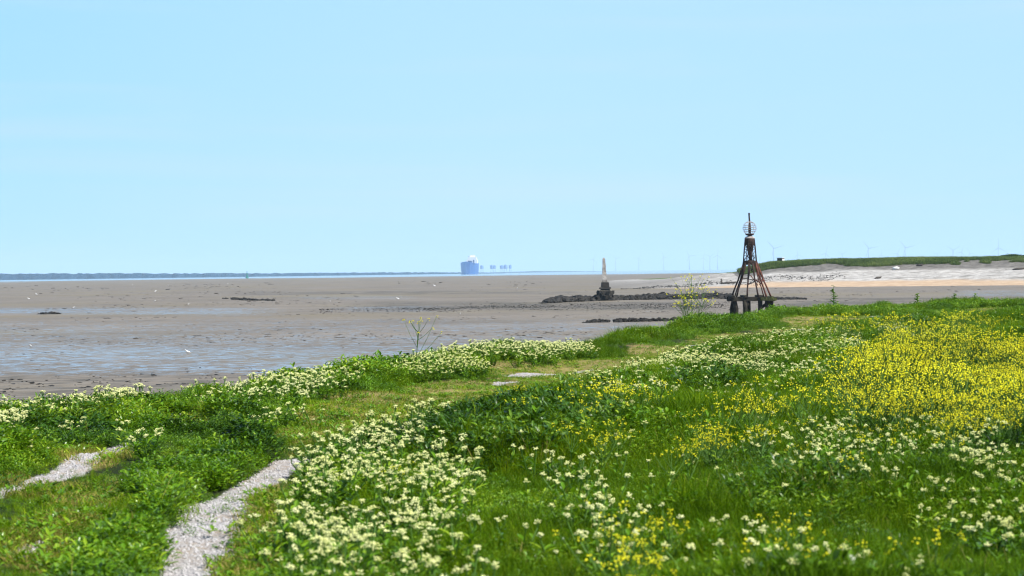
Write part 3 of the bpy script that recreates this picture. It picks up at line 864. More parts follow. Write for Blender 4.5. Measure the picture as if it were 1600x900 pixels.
m.lathe([(.25, 0), (.5, .15), (.55, .4), (.35, .62), (.1, .7)], 9); m.v = [(a * 1.3 + rr.normal(0, .05), b + rr.normal(0, .05), c + rr.normal(0, .04)) for a, b, c in m.v]
o = m.build('boulder', mat_simple('white_chalk', (.75, .74, .70), (.55, .53, .5), 3, .9, .2), None, True); o.location = (x, y, dz1(x, y) - .1); tag(o, 'pale white boulder under the dune scarp', 'boulder')

def stake(px, py, hpx, lab, lean=.06):
    x, y = on_mud(px, py); s = y / F; h = hpx * s
    m = MB(); m.tube([(0, 0, -.6), (lean * h * .5, 0, h * .5), (lean * h, 0, h)], [.13, .12, .09], 8)
    m.tube([(lean * h * .7, 0, h * .72), (lean * h * .7 + .16, .02, h * .8)], [.05, .04], 5)
    o = m.build('timber_stake', M['blackwood'], None, True); o.location = (x, y, MZ); tag(o, lab, 'stake')
stake(1118, 464, 9, 'short black timber stake rising from the rock ridge left of the beacon')

def gull():
    m = MB()
    prof = [(-.26, .10, .012, .004), (-.18, .12, .035, .02), (-.08, .15, .07, .06), (.03, .17, .085, .085), (.12, .20, .07, .075), (.17, .26, .042, .05), (.20, .31, .045, .048), (.235, .325, .036, .036), (.265, .32, .012, .014), (.31, .31, .006, .007)]
    n = 9; vs = []
    for y, z, rx, rz_ in prof:
        for k in range(n):
            w = 2 * PI * k / n; vs.append((rx * math.cos(w), y, z + rz_ * math.sin(w)))
    fs = []
    for i in range(len(prof) - 1):
        for k in range(n):
            k2 = (k + 1) % n; fs.append((i * n + k, i * n + k2, (i + 1) * n + k2, (i + 1) * n + k))
    fs += [tuple(range(n))[::-1], tuple(range((len(prof) - 1) * n, len(prof) * n))]
    m.add(vs, fs)
    for sx in (-.03, .03): m.tube([(sx, .02, .12), (sx, .0, .05), (sx, .02, 0), (sx, .06, .003)], [.012, .008, .008, .01], 5)
    return m.mesh('gull', mat_simple('white_feather', (.85, .85, .84), (.7, .7, .7), 6, .7, .2), True)
GM = gull()
for i, (px, py, w) in enumerate([(262, 447, 1.3), (243, 456, 1.2), (242, 471, 1.2), (57, 460.5, 1), (45, 468, 1), (207, 445.5, 1), (356, 444, 1.2), (115, 481, 1.2), (294, 476, 1), (48, 542, 1), (294, 552, 1.2), (679, 447.5, 1.4), (622, 468, 1), (516, 471, 1), (719, 492, 1.2), (808, 451.5, 1)]):
    x, y = on_mud(px, py)
    o = bpy.data.objects.new('gull', GM); COL.objects.link(o)
    o.location = (x, y, MZ - .02); o.rotation_euler = (0, 0, rng.random() * 6.28); o.scale = (w * (.95 if py < 470 else .46),) * 3
    tag(o, ['tiny white gull standing far out on the dry mud towards the sea', 'small white gull standing on the wet mud'][py > 480], 'gull', ['gulls far out on the mudflat', 'gulls on the nearer wet mud'][py > 480])

# ------------------------------------------------------------------ rocks and weed on the flats (uncountable)
def rock_mesh(seed, mat, flat=.7):
    r = np.random.default_rng(seed); m = MB()
    prof = [(.05, -.5), (.38, -.38), (.52, -.05), (.45, .28), (.22, .47), (.03, .5)]
    m.lathe(prof, 7)
    m.v = [((a + r.normal(0, .07)), (b + r.normal(0, .07)), (c + r.normal(0, .06)) * flat) for a, b, c in m.v]
    me = m.mesh('rock', mat); return me
RK = [rock_mesh(k, M['weedrock']) for k in range(6)]
def along(chain, n, wy, s0, s1, zt, seed):
    r = np.random.default_rng(seed)
    P = [on_mud(px, py) for px, py in chain]
    seg = np.cumsum([0] + [math.dist(P[i], P[i + 1]) for i in range(len(P) - 1)])
    u = r.random(n) * seg[-1]
    x = np.interp(u, seg, [p[0] for p in P]); y = np.interp(u, seg, [p[1] for p in P])
    q = r.normal(0, .5, n)
    hh = zt * (.45 + .9 * fbm(x, x * 0, .35, seed, 3)) * sstep(0, .16 * seg[-1], u)
    hh = hh * (1 - sstep(.72, 1.0, u / seg[-1]) * (1 if seed == 4 else 0))
    z = MZ + hh * np.exp(-q * q * 2.2) * r.random(n) ** .5 - .05
    s = s0 + (s1 - s0) * r.random(n) ** 2.5
    s = s * (.3 + .7 * sstep(0, .2 * seg[-1], u)) * (.55 + .9 * fbm(x, y, .5, seed + 3, 2)); z = z + .15 * s * r.random(n)
    return np.stack([x + r.normal(0, .15, n), y + q * wy, z], -1), r.random((n, 3)) * [.6, .6, 6.28], s * np.ones(n), r.integers(0, 6, n)
def cat_(parts): return [np.concatenate(k) for k in zip(*parts)]
P_, R_, S_, I_ = cat_([along([(845, 474), (880, 471.5), (943, 469.5), (1050, 467.5), (1140, 466)], 4600, 2.4, .16, 1.0, .40, 1), along([(1120, 467), (1180, 468), (1255, 467.5)], 900, 2.0, .15, .5, .16, 4)])
scatter('rubble', P_, R_, S_, I_, RK, 'long low ridge of black weed-covered rocks running past the obelisk', 'rocks')
P_, R_, S_, I_ = cat_([along([(905, 505.2), (935, 503.5), (1000, 502.5), (1080, 500.5), (1120, 499)], 900, .8, .10, .34, .22, 8), along([(60, 491.5), (92, 491)], 160, .8, .1, .4, .15, 9), along([(348, 466.5), (385, 469.2), (432, 470)], 420, 1.6, .15, .5, .22, 10)])
k_ = fbm(P_[:, 0], P_[:, 1] * 0, 1.3, 55, 2) > .22; P_, R_, S_, I_ = P_[k_], R_[k_], S_[k_], I_[k_]
scatter('rubble', P_, R_, S_, I_, RK, 'thin broken lines of small black weedy stones on the mud', 'rocks')
r = np.random.default_rng(21); n = 6500
px = r.uniform(500, 1150, n); py = 483 - (px - 500) * .012 + r.normal(0, 2.6, n) + (fbm(px, px * 0, .02, 33, 3) - .5) * 8
x, y = on_plane(px, py, MZ); k2 = 1500
x2 = r.uniform(21, 66, k2); y2 = np.interp(x2, [q[0] for q in SHORE], [q[1] for q in SHORE]) + np.clip(np.interp(x2, [21, 40, 66], [6, 16, 24]) + r.normal(0, 3.5, k2) + 4 * np.sin(x2 * .5), 1, 36)
z2 = np.maximum(dune_z(x2, y2)[0], MZ)
scatter('pebbles', np.concatenate([np.stack([x, y, np.full(n, MZ)], -1), np.stack([x2, y2, z2], -1)]), r.random((n + k2, 3)) * [.4, .4, 6], np.concatenate([np.stack([a := .04 + .15 * r.random(n) ** 4, a, a * .4], -1), np.stack([b := .10 + .34 * r.random(k2) ** 3, b, b * .6], -1)]), r.integers(0, 6, n + k2), RK, 'loose dark stones strewn in bands over mud and shell bank', 'stones')
n = 5200
px = r.uniform(-300, 620, n); py = r.uniform(572, 668, n); ok = (fbm(px * .02, py * .09, 1, 5, 3) > .46) & (py > 598 - (px + 0) * .045 + r.normal(0, 5, n))
px, py = px[ok], py[ok]; x, y = on_plane(px, py, MZ); n = len(x)
scatter('seaweed', np.stack([x, y, np.full(n, MZ + .0)], -1), r.random((n, 3)) * [.2, .2, 6], np.stack([.06 + .34 * r.random(n) ** 4, .05 + .22 * r.random(n) ** 4, .03 + .08 * r.random(n) ** 3], -1), r.integers(0, 6, n), RK, 'dark clods of seaweed strewn over the mud below the bank', 'seaweed')

# low clods, casts and ripples of mud: the flats are rough everywhere
M['clod'] = mat_simple('mud_clod', (.055, .046, .036), (.17, .145, .115), .4, .6, .3, 'pos')
MC = [rock_mesh(30 + k, M['clod'], .5) for k in range(4)]
r = np.random.default_rng(31); n = 15000
px = r.uniform(-250, 1750, n); py = 437 + 160 * r.random(n) ** 1.25
py = py - (px - 800) * .012; keep = fbm(px * .006, py * .06, 1.0, 12, 4) > .47
px, py = px[keep], py[keep]; x, y = on_plane(px, np.maximum(py, 434 - (px - 800) * .012), MZ)
ok = (poly_dist(x, y, SHORE) > 4) | (x < 10); x, y = x[ok], y[ok]; n = len(x)
w_ = y / F * (1.2 + 4.0 * r.random(n) ** 3)
scatter('mud_clods', np.stack([x, y, np.full(n, MZ - .01)], -1), r.random((n, 3)) * [.15, .15, 6.28], np.stack([w_ * 1.5, w_ * 2.5, .03 + .25 * w_ * r.random(n)], -1), r.integers(0, 4, n), MC, 'low clods and worm casts roughening the grey brown mudflat', 'mud')

# ------------------------------------------------------------------ plants: meshes
def blades(seed, n, rad, h0, h1, w, lean, mat, name):
    r = np.random.default_rng(seed); v = []; f = []; t = []
    for _ in range(n):
        a = r.random() * 2 * PI; d = rad * math.sqrt(r.random())
        bx, by = d * math.cos(a), d * math.sin(a)
        h = r.uniform(h0, h1); la = r.random() * 2 * PI; ln = lean * h * (.3 + r.random())
        lx, ly = math.cos(la), math.sin(la); sx, sy = -ly, lx; tw = r.normal(0, .6)
        sx, sy = sx * math.cos(tw) - sy * math.sin(tw), sx * math.sin(tw) + sy * math.cos(tw)
        o = len(v); ww = w * r.uniform(.6, 1.3); tt = r.random()
        for q, k in ((0, 1), (.4, .9), (.75, .6)):
            px, py, pz = bx + lx * ln * q * q, by + ly * ln * q * q, h * (q - .15 * q * q * lean)
            v.append((px - sx * ww * k / 2, py - sy * ww * k / 2, pz)); v.append((px + sx * ww * k / 2, py + sy * ww * k / 2, pz))
        v.append((bx + lx * ln, by + ly * ln, h * (1 - .25 * lean)))
        f += [(o, o + 1, o + 3, o + 2), (o + 2, o + 3, o + 5, o + 4), (o + 4, o + 5, o + 6)]
        t += [tt] * 7
    return pm_mesh(name, v, f, [mat], t)

def add_leaf(v, f, t, r, base, az, el, L, Wd, tt, bend=.5):
    """one folded, bent leaf"""
    ca, sa = math.cos(az), math.sin(az); o = len(v)
    def P(q, side):
        e = el - bend * q
        rr = L * q * math.cos(e); zz = L * q * math.sin(el) - L * bend * q * q * .45
        up = abs(side) * .25 * Wd
        return (base[0] + ca * rr - sa * side * Wd / 2, base[1] + sa * rr + ca * side * Wd / 2, base[2] + zz + up)
    v += [P(0, 0), P(.35, -1), P(.38, 0), P(.35, 1), P(.72, -.75), P(.75, 0), P(.72, .75), P(1, 0)]
    f += [(o, o + 2, o + 1), (o, o + 3, o + 2), (o + 1, o + 2, o + 5, o + 4), (o + 2, o + 3, o + 6, o + 5), (o + 4, o + 5, o + 7), (o + 5, o + 6, o + 7)]
    t += [tt] * 8

def clump(seed, n, rad, h, L, Wd, mat, name):
    r = np.random.default_rng(seed); v = []; f = []; t = []
    for _ in range(n):
        a = r.random() * 2 * PI; d = rad * math.sqrt(r.random()); z = h * (r.random() ** .7) * (1 - .45 * (d / rad) ** 2)
        add_leaf(v, f, t, r, (d * math.cos(a), d * math.sin(a), z), a + r.normal(0, .9), r.uniform(.1, 1.1), L * r.uniform(.6, 1.3), Wd * r.uniform(.7, 1.3), r.random(), r.uniform(.2, .9))
    return pm_mesh(name, v, f, [mat], t)

def floret(v, f, t, r, c, s):
    o = len(v); tt = r.random(); a = r.random() * 6.28
    for k in range(4):
        w = a + k * PI / 2; v.append((c[0] + s * math.cos(w), c[1] + s * math.sin(w), c[2] + r.normal(0, s * .25)))
    v.append((c[0], c[1], c[2] + s * .8)); v.append((c[0], c[1], c[2] - s * .6))
    for k in range(4):
        k2 = (k + 1) % 4; f.append((o + k, o + k2, o + 4)); f.append((o + k2, o + k, o + 5))
    t += [tt] * 6

def tube_into(v, f, t, pts, r0, r1, tt=.5):
    m = MB(); n = len(pts); m.tube(pts, [r0 + (r1 - r0) * i / (n - 1) for i in range(n)], 4, False)
    o = len(v); v += m.v; f += [tuple(i + o for i in q) for q in m.f]; t += [tt] * len(m.v)

def cress(seed, small=False):
    """flat-topped, creamy head clusters on leafy stems -> (stem, foliage, [heads])"""
    r = np.random.default_rng(seed)
    sv, sf, stt = [], [], []; lv, lf, lt = [], [], []; heads = []
    ns = [1, 2, 1, 3, 2, 2][seed % 6] if small else [2, 3, 2, 4, 3, 3][seed % 6]
    for k in range(ns):
        a = (k + r.random() * .7) * 6.28 / ns; d = r.uniform(.04, .11)
        h = r.uniform(.19, .31); tx, ty = d * 1.6 * math.cos(a), d * 1.6 * math.sin(a)
        base = (d * .4 * math.cos(a), d * .4 * math.sin(a), 0)
        mid = ((base[0] + tx) / 2, (base[1] + ty) / 2, h * .5); tip = (tx, ty, h * .84)
        tube_into(sv, sf, stt, [base, mid, tip], .006, .004)
        for q in range(9):
            u = r.uniform(.1, .8); p = (base[0] + (tx - base[0]) * u, base[1] + (ty - base[1]) * u, h * .84 * u)
            add_leaf(lv, lf, lt, r, p, r.random() * 6.28, r.uniform(.4, 1.1), r.uniform(.05, .10), r.uniform(.018, .035), r.random(), .5)
        hv, hf, ht = [], [], []; R = r.uniform(.007, .0165) if small else r.uniform(.013, .033); nb = int(3 + R * 130)
        el = r.uniform(.85, 1.18); ea = r.random() * 3
        for b in range(nb):      # each sub-umbel a small cushion of florets
            w = b * 2.4 + r.normal(0, .3); q = R * math.sqrt((b + .3) / nb)
            cx, cy = q * math.cos(w) * el, q * math.sin(w) / el
            cx, cy = cx * math.cos(ea) - cy * math.sin(ea), cx * math.sin(ea) + cy * math.cos(ea)
            cz = h - (q / R) ** 2 * .014 + r.normal(0, .005)
            tube_into(sv, sf, stt, [(tx, ty, h * .80), (tx + cx * .9, ty + cy * .9, cz - .006)], .0025, .002, .8)
            for _ in range(7):
                g = r.normal(0, .006, 3)
                floret(hv, hf, ht, r, (tx + cx + g[0], ty + cy + g[1], cz + g[2] * .55), r.uniform(.0032, .0056))
        heads.append((hv, hf, ht))
    return (sv, sf, stt), (lv, lf, lt), heads

def mustard(seed, hh=.47, spread=1.0, dense=1.0, big=1.0):
    r = np.random.default_rng(seed)
    sv, sf, stt = [], [], []; lv, lf, lt = [], [], []; fv, ff, ft = [], [], []
    h = hh * r.uniform(.85, 1.1); lx, ly = r.normal(0, .04, 2)
    tube_into(sv, sf, stt, [(0, 0, 0), (lx * .5, ly * .5, h * .5), (lx, ly, h)], .007, .003, .6)
    tips = [((lx, ly, h), (0, 0, 1))]
    for k in range(int(7 * dense) + 1):
        u = r.uniform(.30, .9); a = k * 2.4 + r.normal(0, .4); b = (lx * u, ly * u, h * u)
        L = h * (1 - u) * r.uniform(.7, 1.15) + .07; e = r.uniform(.75, 1.15)
        tp = (b[0] + L * math.cos(e) * math.cos(a) * spread, b[1] + L * math.cos(e) * math.sin(a) * spread, b[2] + L * math.sin(e))
        tube_into(sv, sf, stt, [b, ((b[0] + tp[0]) / 2 + .01 * math.cos(a), (b[1] + tp[1]) / 2 + .01 * math.sin(a), (b[2] + tp[2]) / 2 - .01), tp], .004, .002, .6)
        tips.append((tp, None))
    for q in range(9):
        u = r.random() * .6
        add_leaf(lv, lf, lt, r, (lx * u, ly * u, h * u), r.random() * 6.28, r.uniform(.2, .9), r.uniform(.06, .13) * (1.2 - u), r.uniform(.02, .045), r.random(), .6)
    for tp, _ in tips:
        for q in range(int(r.uniform(4, 8))):
            z = -.034 * r.random() ** 1.3; w = r.random() * 6.28; d = .006 + .013 * r.random() + -z * .2
            floret(fv, ff, ft, r, (tp[0] + d * math.cos(w), tp[1] + d * math.sin(w), tp[2] + z), big * r.uniform(.0052, .0082))
    return (sv, sf, stt), (lv, lf, lt), (fv, ff, ft)

def merged(name, parts):
    v, f, t, mats, fm = [], [], [], [], []
    for (pv, pf, pt), mt in parts:
        if mt not in mats: mats.append(mt)
        o = len(v); v += pv; f += [tuple(i + o for i in q) for q in pf]; t += pt; fm += [mats.index(mt)] * len(pf)
    return pm_mesh(name, v, f, mats, t, fm)

# ------------------------------------------------------------------ where plants stand
def sample_bank(dens0, seed, y0=9.5, y1=122, fall=.9, ref=12.0):
    """stratified random points on the bank inside (and a little round) the view"""
    r = np.random.default_rng(seed); out = []
    e = y0
    while e < y1:
        st = max(.5, e * .06); e2 = min(e + st, y1)
        yc = (e + e2) / 2; half = .245 * yc + 1.6
        n = int(2 * half * (e2 - e) * dens0 * (ref / yc) ** fall)
        if n: out.append(np.stack([r.uniform(-half, half, n), r.uniform(e, e2, n)], -1))
        e = e2
    p = np.concatenate(out); s = poly_dist(p[:, 0], p[:, 1], EDGE)
    return p[s > -.9]
def gz(x, y): return np.maximum(bank_z(x, y), -2.9)

CRESS = [  # pixel outlines of the flower patches as seen at head height, plants per m2 and wording
    ([(470, 700), (540, 658), (690, 632), (750, 655), (738, 700), (715, 770), (740, 860), (760, 960), (420, 960), (418, 800), (470, 760)], 17, 'in the big patch right of the gravel rut'),
    ([(560, 660), (690, 632), (755, 655), (735, 715), (600, 700)], 24, 'in the big patch right of the gravel rut'),
    ([(-40, 645), (60, 617), (215, 602), (225, 618), (60, 645), (-40, 672)], 60, 'along the brink of the bank at the left end'),
    ([(-40, 660), (200, 640), (240, 680), (60, 700), (-40, 700)], 3, 'along the brink of the bank at the left end'),
    ([(290, 606), (520, 570), (560, 578), (500, 598), (320, 618)], 22, 'along the brink of the bank'),
    ([(600, 568), (690, 540), (790, 532), (920, 532), (915, 548), (800, 552), (770, 566), (640, 576)], 32, 'along the brink of the bank'),
    ([(400, 640), (525, 626), (520, 642), (400, 655)], 18, 'beside the worn track'),
    ([(895, 625), (905, 592), (1000, 566), (1130, 534), (1210, 518), (1330, 517), (1360, 542), (1230, 558), (1100, 576), (1060, 600), (960, 648), (900, 650)], 34, 'in the long belt right of the track'),
    ([(880, 650), (1060, 590), (1330, 530), (1420, 540), (1200, 600), (1000, 660), (900, 680)], 5, 'in the long belt right of the track'),
    ([(1370, 508), (1410, 507), (1450, 528), (1400, 535)], 34, 'beside the yellow mustard'),
    ([(660, 660), (800, 650), (870, 690), (800, 700)], 3, 'right of the big patch'),
    ([(800, 690), (835, 676), (880, 705), (930, 750), (975, 790), (985, 815), (940, 810), (880, 755)], 14, 'in the thin string across the meadow'),
    ([(940, 775), (1030, 775), (1090, 810), (1080, 850), (1000, 860), (930, 880), (910, 850)], 9, 'in the lower middle meadow'),
    ([(1190, 630), (1330, 655), (1450, 655), (1600, 680), (1650, 780), (1590, 840), (1500, 830), (1400, 760), (1330, 735), (1200, 730)], 17, 'in the wide right meadow'),
    ([(1440, 720), (1600, 760), (1590, 845), (1490, 830)], 12, 'in the wide right meadow'),
    ([(1095, 800), (1180, 800), (1260, 850), (1400, 850), (1470, 885), (1470, 960), (1000, 960), (1110, 860)], 14, 'in the lower right corner meadow'),
    ([(1210, 842), (1290, 842), (1430, 880), (1430, 905), (1240, 905)], 18, 'in the lower right corner meadow'),
    ([(150, 750), (330, 730), (260, 800), (160, 800)], 1.0, 'between the gravel ruts'), ([(-30, 880), (200, 890), (200, 960), (-30, 960)], 2.5, 'between the gravel ruts'),
    ([(600, 700), (1600, 600), (1650, 960), (500, 960)], .7, 'scattered in the meadow')]
MUST = [
    ([(1335, 590), (1345, 552), (1395, 526), (1440, 562), (1500, 566), (1620, 532), (1640, 652), (1520, 652), (1430, 635), (1335, 630)], 15),
    ([(1345, 565), (1400, 530), (1450, 585), (1470, 625), (1380, 620)], 26), ([(1450, 580), (1600, 545), (1600, 640), (1500, 648)], 32),
    ([(1440, 528), (1508, 524), (1515, 556), (1446, 554)], 16), ([(1265, 585), (1390, 530), (1400, 645), (1265, 650)], 5), 
    ([(1215, 610), (1300, 560), (1420, 535), (1640, 535), (1640, 695), (1400, 695), (1240, 675)], 2.6), ([(1108, 618), (1192, 610), (1200, 680), (1108, 684)], 13), ([(938, 778), (1056, 768), (1080, 846), (1010, 882), (944, 846)], 13),
    ([(1085, 880), (1180, 850), (1215, 960), (1085, 960)], 10), ([(880, 610), (1005, 595), (1005, 678), (885, 670)], 7), ([(555, 690), (610, 690), (600, 760), (550, 760)], 3),
    ([(1060, 680), (1120, 680), (1120, 730), (1060, 730)], 7), ([(1190, 790), (1265, 790), (1265, 850), (1190, 850)], 6), ([(740, 860), (860, 850), (860, 960), (740, 960)], 2.0),
    ([(700, 610), (900, 595), (900, 612), (760, 625)], 1.2), ([(1060, 640), (1640, 640), (1640, 960), (1060, 960)], .8), ([(1250, 500), (1600, 500), (1600, 530), (1300, 530)], 1.5)]
def zone_points(zones, hz_, seed, soft=True):
    dens0 = 85.0
    p = sample_bank(dens0, seed, y1=112, fall=0.0)
    r = np.random.default_rng(seed + 1)
    x, y = p[:, 0], p[:, 1]; z = gz(x, y)
    px, py = proj(x, y, z + hz_)
    wx = (fbm(x, y, .9, seed, 3) - .5); wy = (fbm(x + 40, y, .9, seed, 3) - .5)
    sc = F / y
    qx = px + wx * np.minimum(90, sc * .9); qy = py + wy * np.minimum(15, sc * .2)
    D = np.zeros(len(p)); own = np.zeros(len(p), int)
    for k, zn in enumerate(zones):
        m = in_poly(qx, qy, zn[0]); own = np.where(m & (zn[1] > D), k, own); D = np.where(m, np.maximum(D, zn[1]), D)
    cl = fbm(x, y, 2.2, seed + 5, 3)
    D = D * (np.clip(.45 + 2.2 * (cl - .36), .12, 1.8) if soft else np.clip(.15 + 4.2 * (cl - .38), .05, 2.2))
    D = D * (1 - np.clip(gravel_mask(x, y) * 2, 0, 1)) * (1 - .85 * sstep(.45, .9, worn_mask(x, y)))
    keep = r.random(len(p)) < D / dens0
    return x[keep], y[keep], z[keep], own[keep]

def individuals(x, y, z, hz_, n, lo=-8):
    px, py = proj(x, y, z + hz_)
    inside = (px > 6) & (px < W - 6) & (py > 0) & (py < H + lo)
    o = np.argsort(y); o = o[inside[o]][:n]
    m = np.zeros(len(x), bool); m[o] = True
    return m

rr = np.random.default_rng(77)
# --- cress
NC = 12
CR = [cress(k, False) for k in range(6)] + [cress(6 + k, True) for k in range(6)]
def cress_kind(own, r):      # small loose heads out in the meadow, fat clustered ones elsewhere
    small = own >= 11
    k = r.integers(0, 6, len(own))
    return np.where(small, k + 6, np.where(r.random(len(own)) < .25, k + 6, k))
CR_M = [merged('cress_plant', [(c[0], M['stem']), (c[1], M['broad'])] + [(h, M['cream']) for h in c[2]]) for c in CR]
CR_P = [(pm_mesh('stem', *c[0][:2], [M['stem']], c[0][2]), pm_mesh('foliage', *c[1][:2], [M['broad']], c[1][2]), [pm_mesh('flower_head', h[0], h[1], [M['cream']], h[2]) for h in c[2]]) for c in CR]
x, y, z, own = zone_points([(q[0], q[1] * 1.8, q[2]) for q in CRESS], .24, 101)
ind = individuals(x, y, z, .26, 300)
KC = cress_kind(own, rr)
print('cress', len(x))
for i in np.nonzero(ind)[0]:
    k = int(KC[i]); wd = CRESS[own[i]][2]
    t = thing('hoary_cress', 'cream white flowering cress plant ' + wd, 'wild flower', (x[i], y[i], z[i] - .01), rr.random() * 6.28, 'cream white cress ' + wd)
    s = rr.uniform(.65, 1.2); t.scale = (s, s, s)
    st, fo, hd = CR_P[k]
    for nm, me in [('stem', st), ('foliage', fo)] + [('flower_head', h) for h in hd]:
        o = bpy.data.objects.new(nm, me); COL.objects.link(o); o.parent = t
m = ~ind; n = int(m.sum())
scatter('cress_flowers', np.stack([x[m], y[m], z[m] - .01], -1), np.stack([rr.normal(0, .08, n), rr.normal(0, .08, n), rr.random(n) * 6.28], -1), rr.uniform(.6, 1.2, n), KC[m], CR_M, 'drifts of cream white cress flowers across the bank farther back', 'wild flowers')
CX, CY = x, y
# --- mustard
NM = 6
MU = [mustard(k) for k in range(NM)]
MU_M = [merged('mustard_plant', [(c[0], M['stem']), (c[1], M['broad']), (c[2], M['yellow'])]) for c in MU]
def mu_parts(c): return [(nm, pm_mesh(nm, q[0], q[1], [mt], q[2])) for nm, q, mt in (('stem', c[0], M['stem']), ('foliage', c[1], M['broad']), ('blossom', c[2], M['yellow']))]
MU_P = [mu_parts(c) for c in MU]
x, y, z, own = zone_points([(q[0], q[1] * (2.1 if q[1] >= 14 else 1.3)) for q in MUST], .4, 202, False)
ind = individuals(x, y, z, .4, 260)
print('mustard', len(x))
def mwhere(px, py):
    if py > 740: return 'in the lower meadow among cream cress'
    if px < 1040: return 'in the middle of the meadow right of the track'
    if px < 1230: return 'in the small yellow group left of the big drift'
    return 'at the near fringe of the big yellow drift'
for i in np.nonzero(ind)[0]:
    k = int(rr.integers(0, NM)); px, py = proj(x[i], y[i], z[i] + .5); wd = mwhere(float(px), float(py))
    t = thing('wild_mustard', 'slender yellow flowering mustard plant ' + wd, 'wild flower', (x[i], y[i], z[i] - .01), rr.random() * 6.28, 'yellow mustard ' + wd)
    s = rr.uniform(.7, 1.1) * (.8 if y[i] < 20 else 1); t.scale = (s, s, s)
    for nm, me in MU_P[k]:
        o = bpy.data.objects.new(nm, me); COL.objects.link(o); o.parent = t
m = ~ind; n = int(m.sum())
scatter('mustard_flowers', np.stack([x[m], y[m], z[m] - .01], -1), np.stack([rr.normal(0, .1, n), rr.normal(0, .1, n), rr.random(n) * 6.28], -1), rr.uniform(.7, 1.15, n) * (.70 + .55 * sstep(.3, .72, fbm(x[m], y[m], .75, 44, 2))), rr.integers(0, NM, n), MU_M, 'broad drift of bright yellow mustard flowers in the meadow', 'wild flowers')

def single(name, parts, px, py, Y, label, cat, rz=0, sc=1.0):
    xx, yy, _ = at_depth(px, py, Y); zz_ = float(gz(np.array([xx]), np.array([yy]))[0]) - .02
    t = thing(name, label, cat, (xx, yy, zz_), rz); t.scale = (sc,) * 3
    for nm, me in parts:
        o = bpy.data.objects.new(nm, me); COL.objects.link(o); o.parent = t
    return t
def bushy(seeds):
    acc = [([], [], []) for _ in range(3)]
    for sd_, hh_, dx, dy in seeds:
        for a_, q in zip(acc, mustard(sd_, hh_, 1.0, 2.6, 1.5)):
            o = len(a_[0]); a_[0].extend([(p[0] + dx + p[2] * dx * 2.2, p[1] + dy, p[2]) for p in q[0]]); a_[1].extend([tuple(i + o for i in f) for f in q[1]]); a_[2].extend(q[2])
    return mu_parts(acc)
single('wild_mustard', bushy([(31, 1.35, .0, 0), (32, 1.2, -.09, .1), (33, 1.15, .10, -.1), (34, 1.0, -.05, -.1), (35, .85, .12, .1), (36, .8, -.12, 0)]), 1081, 500, 62, 'tall bushy yellow mustard standing up against the mud left of the beacon', 'wild flower')
single('wild_mustard', mu_parts(mustard(47, .86, 1.15, 1.5, 1.25)), 648, 560, 34.4, 'sparse long-stalked yellow mustard sticking up alone from the left brink', 'wild flower', 1)
# tall dark weeds on the brink
def dock(seed, h):
    r = np.random.default_rng(seed); sv, sf, stt = [], [], []; lv, lf, lt = [], [], []
    tube_into(sv, sf, stt, [(0, 0, 0), (.01, 0, h * .5), (.02, .01, h)], .012, .005, .3)
    for q in range(46):
        u = r.random() ** .8
        add_leaf(lv, lf, lt, r, (.02 * u, 0, h * (.05 + .95 * u)), r.random() * 6.28, r.uniform(.2, 1.1), (.26 - .17 * u) * r.uniform(.7, 1.2), (.10 - .055 * u), r.random(), .6)
    return [('stem', pm_mesh('stem', sv, sf, [M['stem']], stt)), ('foliage', pm_mesh('foliage', lv, lf, [M['broad']], lt))]
single('dock_plant', dock(1, 1.05), 1302, 492, 79, 'dark leafy dock spire standing up on the bank edge right of the beacon', 'weed')
for k, (px, Y, h, lab) in enumerate([(1433, 88, .60, 'thin dark weed stalk on the far bank edge below the dune middle'), (1491, 90, .62, 'thin dark weed stalk left of the last one on the far bank edge'), (1523, 91, .58, 'last thin dark weed stalk on the far bank edge at right'), (325, 30.8, .36, 'small leafy weed poking above the left brink against the mud')]):
    single('weed_stalk', dock(5 + k, h), px, 490, Y, lab, 'weed')
BUSH = [('foliage', clump(61, 420, .20, .40, .075, .034, M['darkleaf'], 'foliage'))]
single('leafy_bush', BUSH, 383, 702, 20.6, 'dark green leafy bush just beyond the head of the gravel rut', 'bush')
single('leafy_bush', [('foliage', clump(62, 600, .40, .30, .075, .034, M['darkleaf'], 'foliage'))], 128, 668, 22.6, 'low dark leafy bush behind the left brink of cream flowers', 'bush')
single('leafy_bush', [('foliage', clump(63, 900, .60, .30, .075, .034, M['darkleaf'], 'foliage'))], 850, 668, 25.0, 'broad dark leafy bush beside the cream belt in mid meadow', 'bush')

# --- grass and leafy cover
MIDZ = [(190, 738), (300, 702), (400, 682), (425, 700), (355, 735), (300, 755), (240, 800), (222, 850), (228, 900), (195, 960), (90, 960), (85, 890), (125, 835), (210, 795)]
DARKZ = [([(330, 640), (460, 640), (450, 710), (330, 710)], .9), ([(80, 630), (215, 630), (240, 690), (80, 690)], .7), ([(620, 640), (900, 618), (960, 690), (760, 720), (620, 670)], .8), ([(1050, 560), (1160, 560), (1150, 610), (1040, 620)], .5), ([(1370, 500), (1440, 500), (1440, 520), (1370, 520)], .6), ([(1090, 690), (1320, 720), (1400, 840), (1200, 800)], .3)]
LEAFZ = [([(-60, 620), (520, 560), (900, 520), (900, 580), (520, 640), (-60, 740)], .62), ([(180, 720), (420, 660), (460, 720), (300, 790), (270, 900), (60, 960), (60, 860)], .8), ([(420, 700), (780, 630), (760, 960), (400, 960)], .42), ([(860, 570), (1350, 510), (1350, 600), (900, 690)], .5), ([(1100, 480), (1600, 455), (1600, 492), (1300, 500), (1000, 545)], .7), ([(1250, 500), (1640, 500), (1640, 690), (1250, 690)], .35)]
p = sample_bank(400, 303, fall=.9); x, y = p[:, 0], p[:, 1]
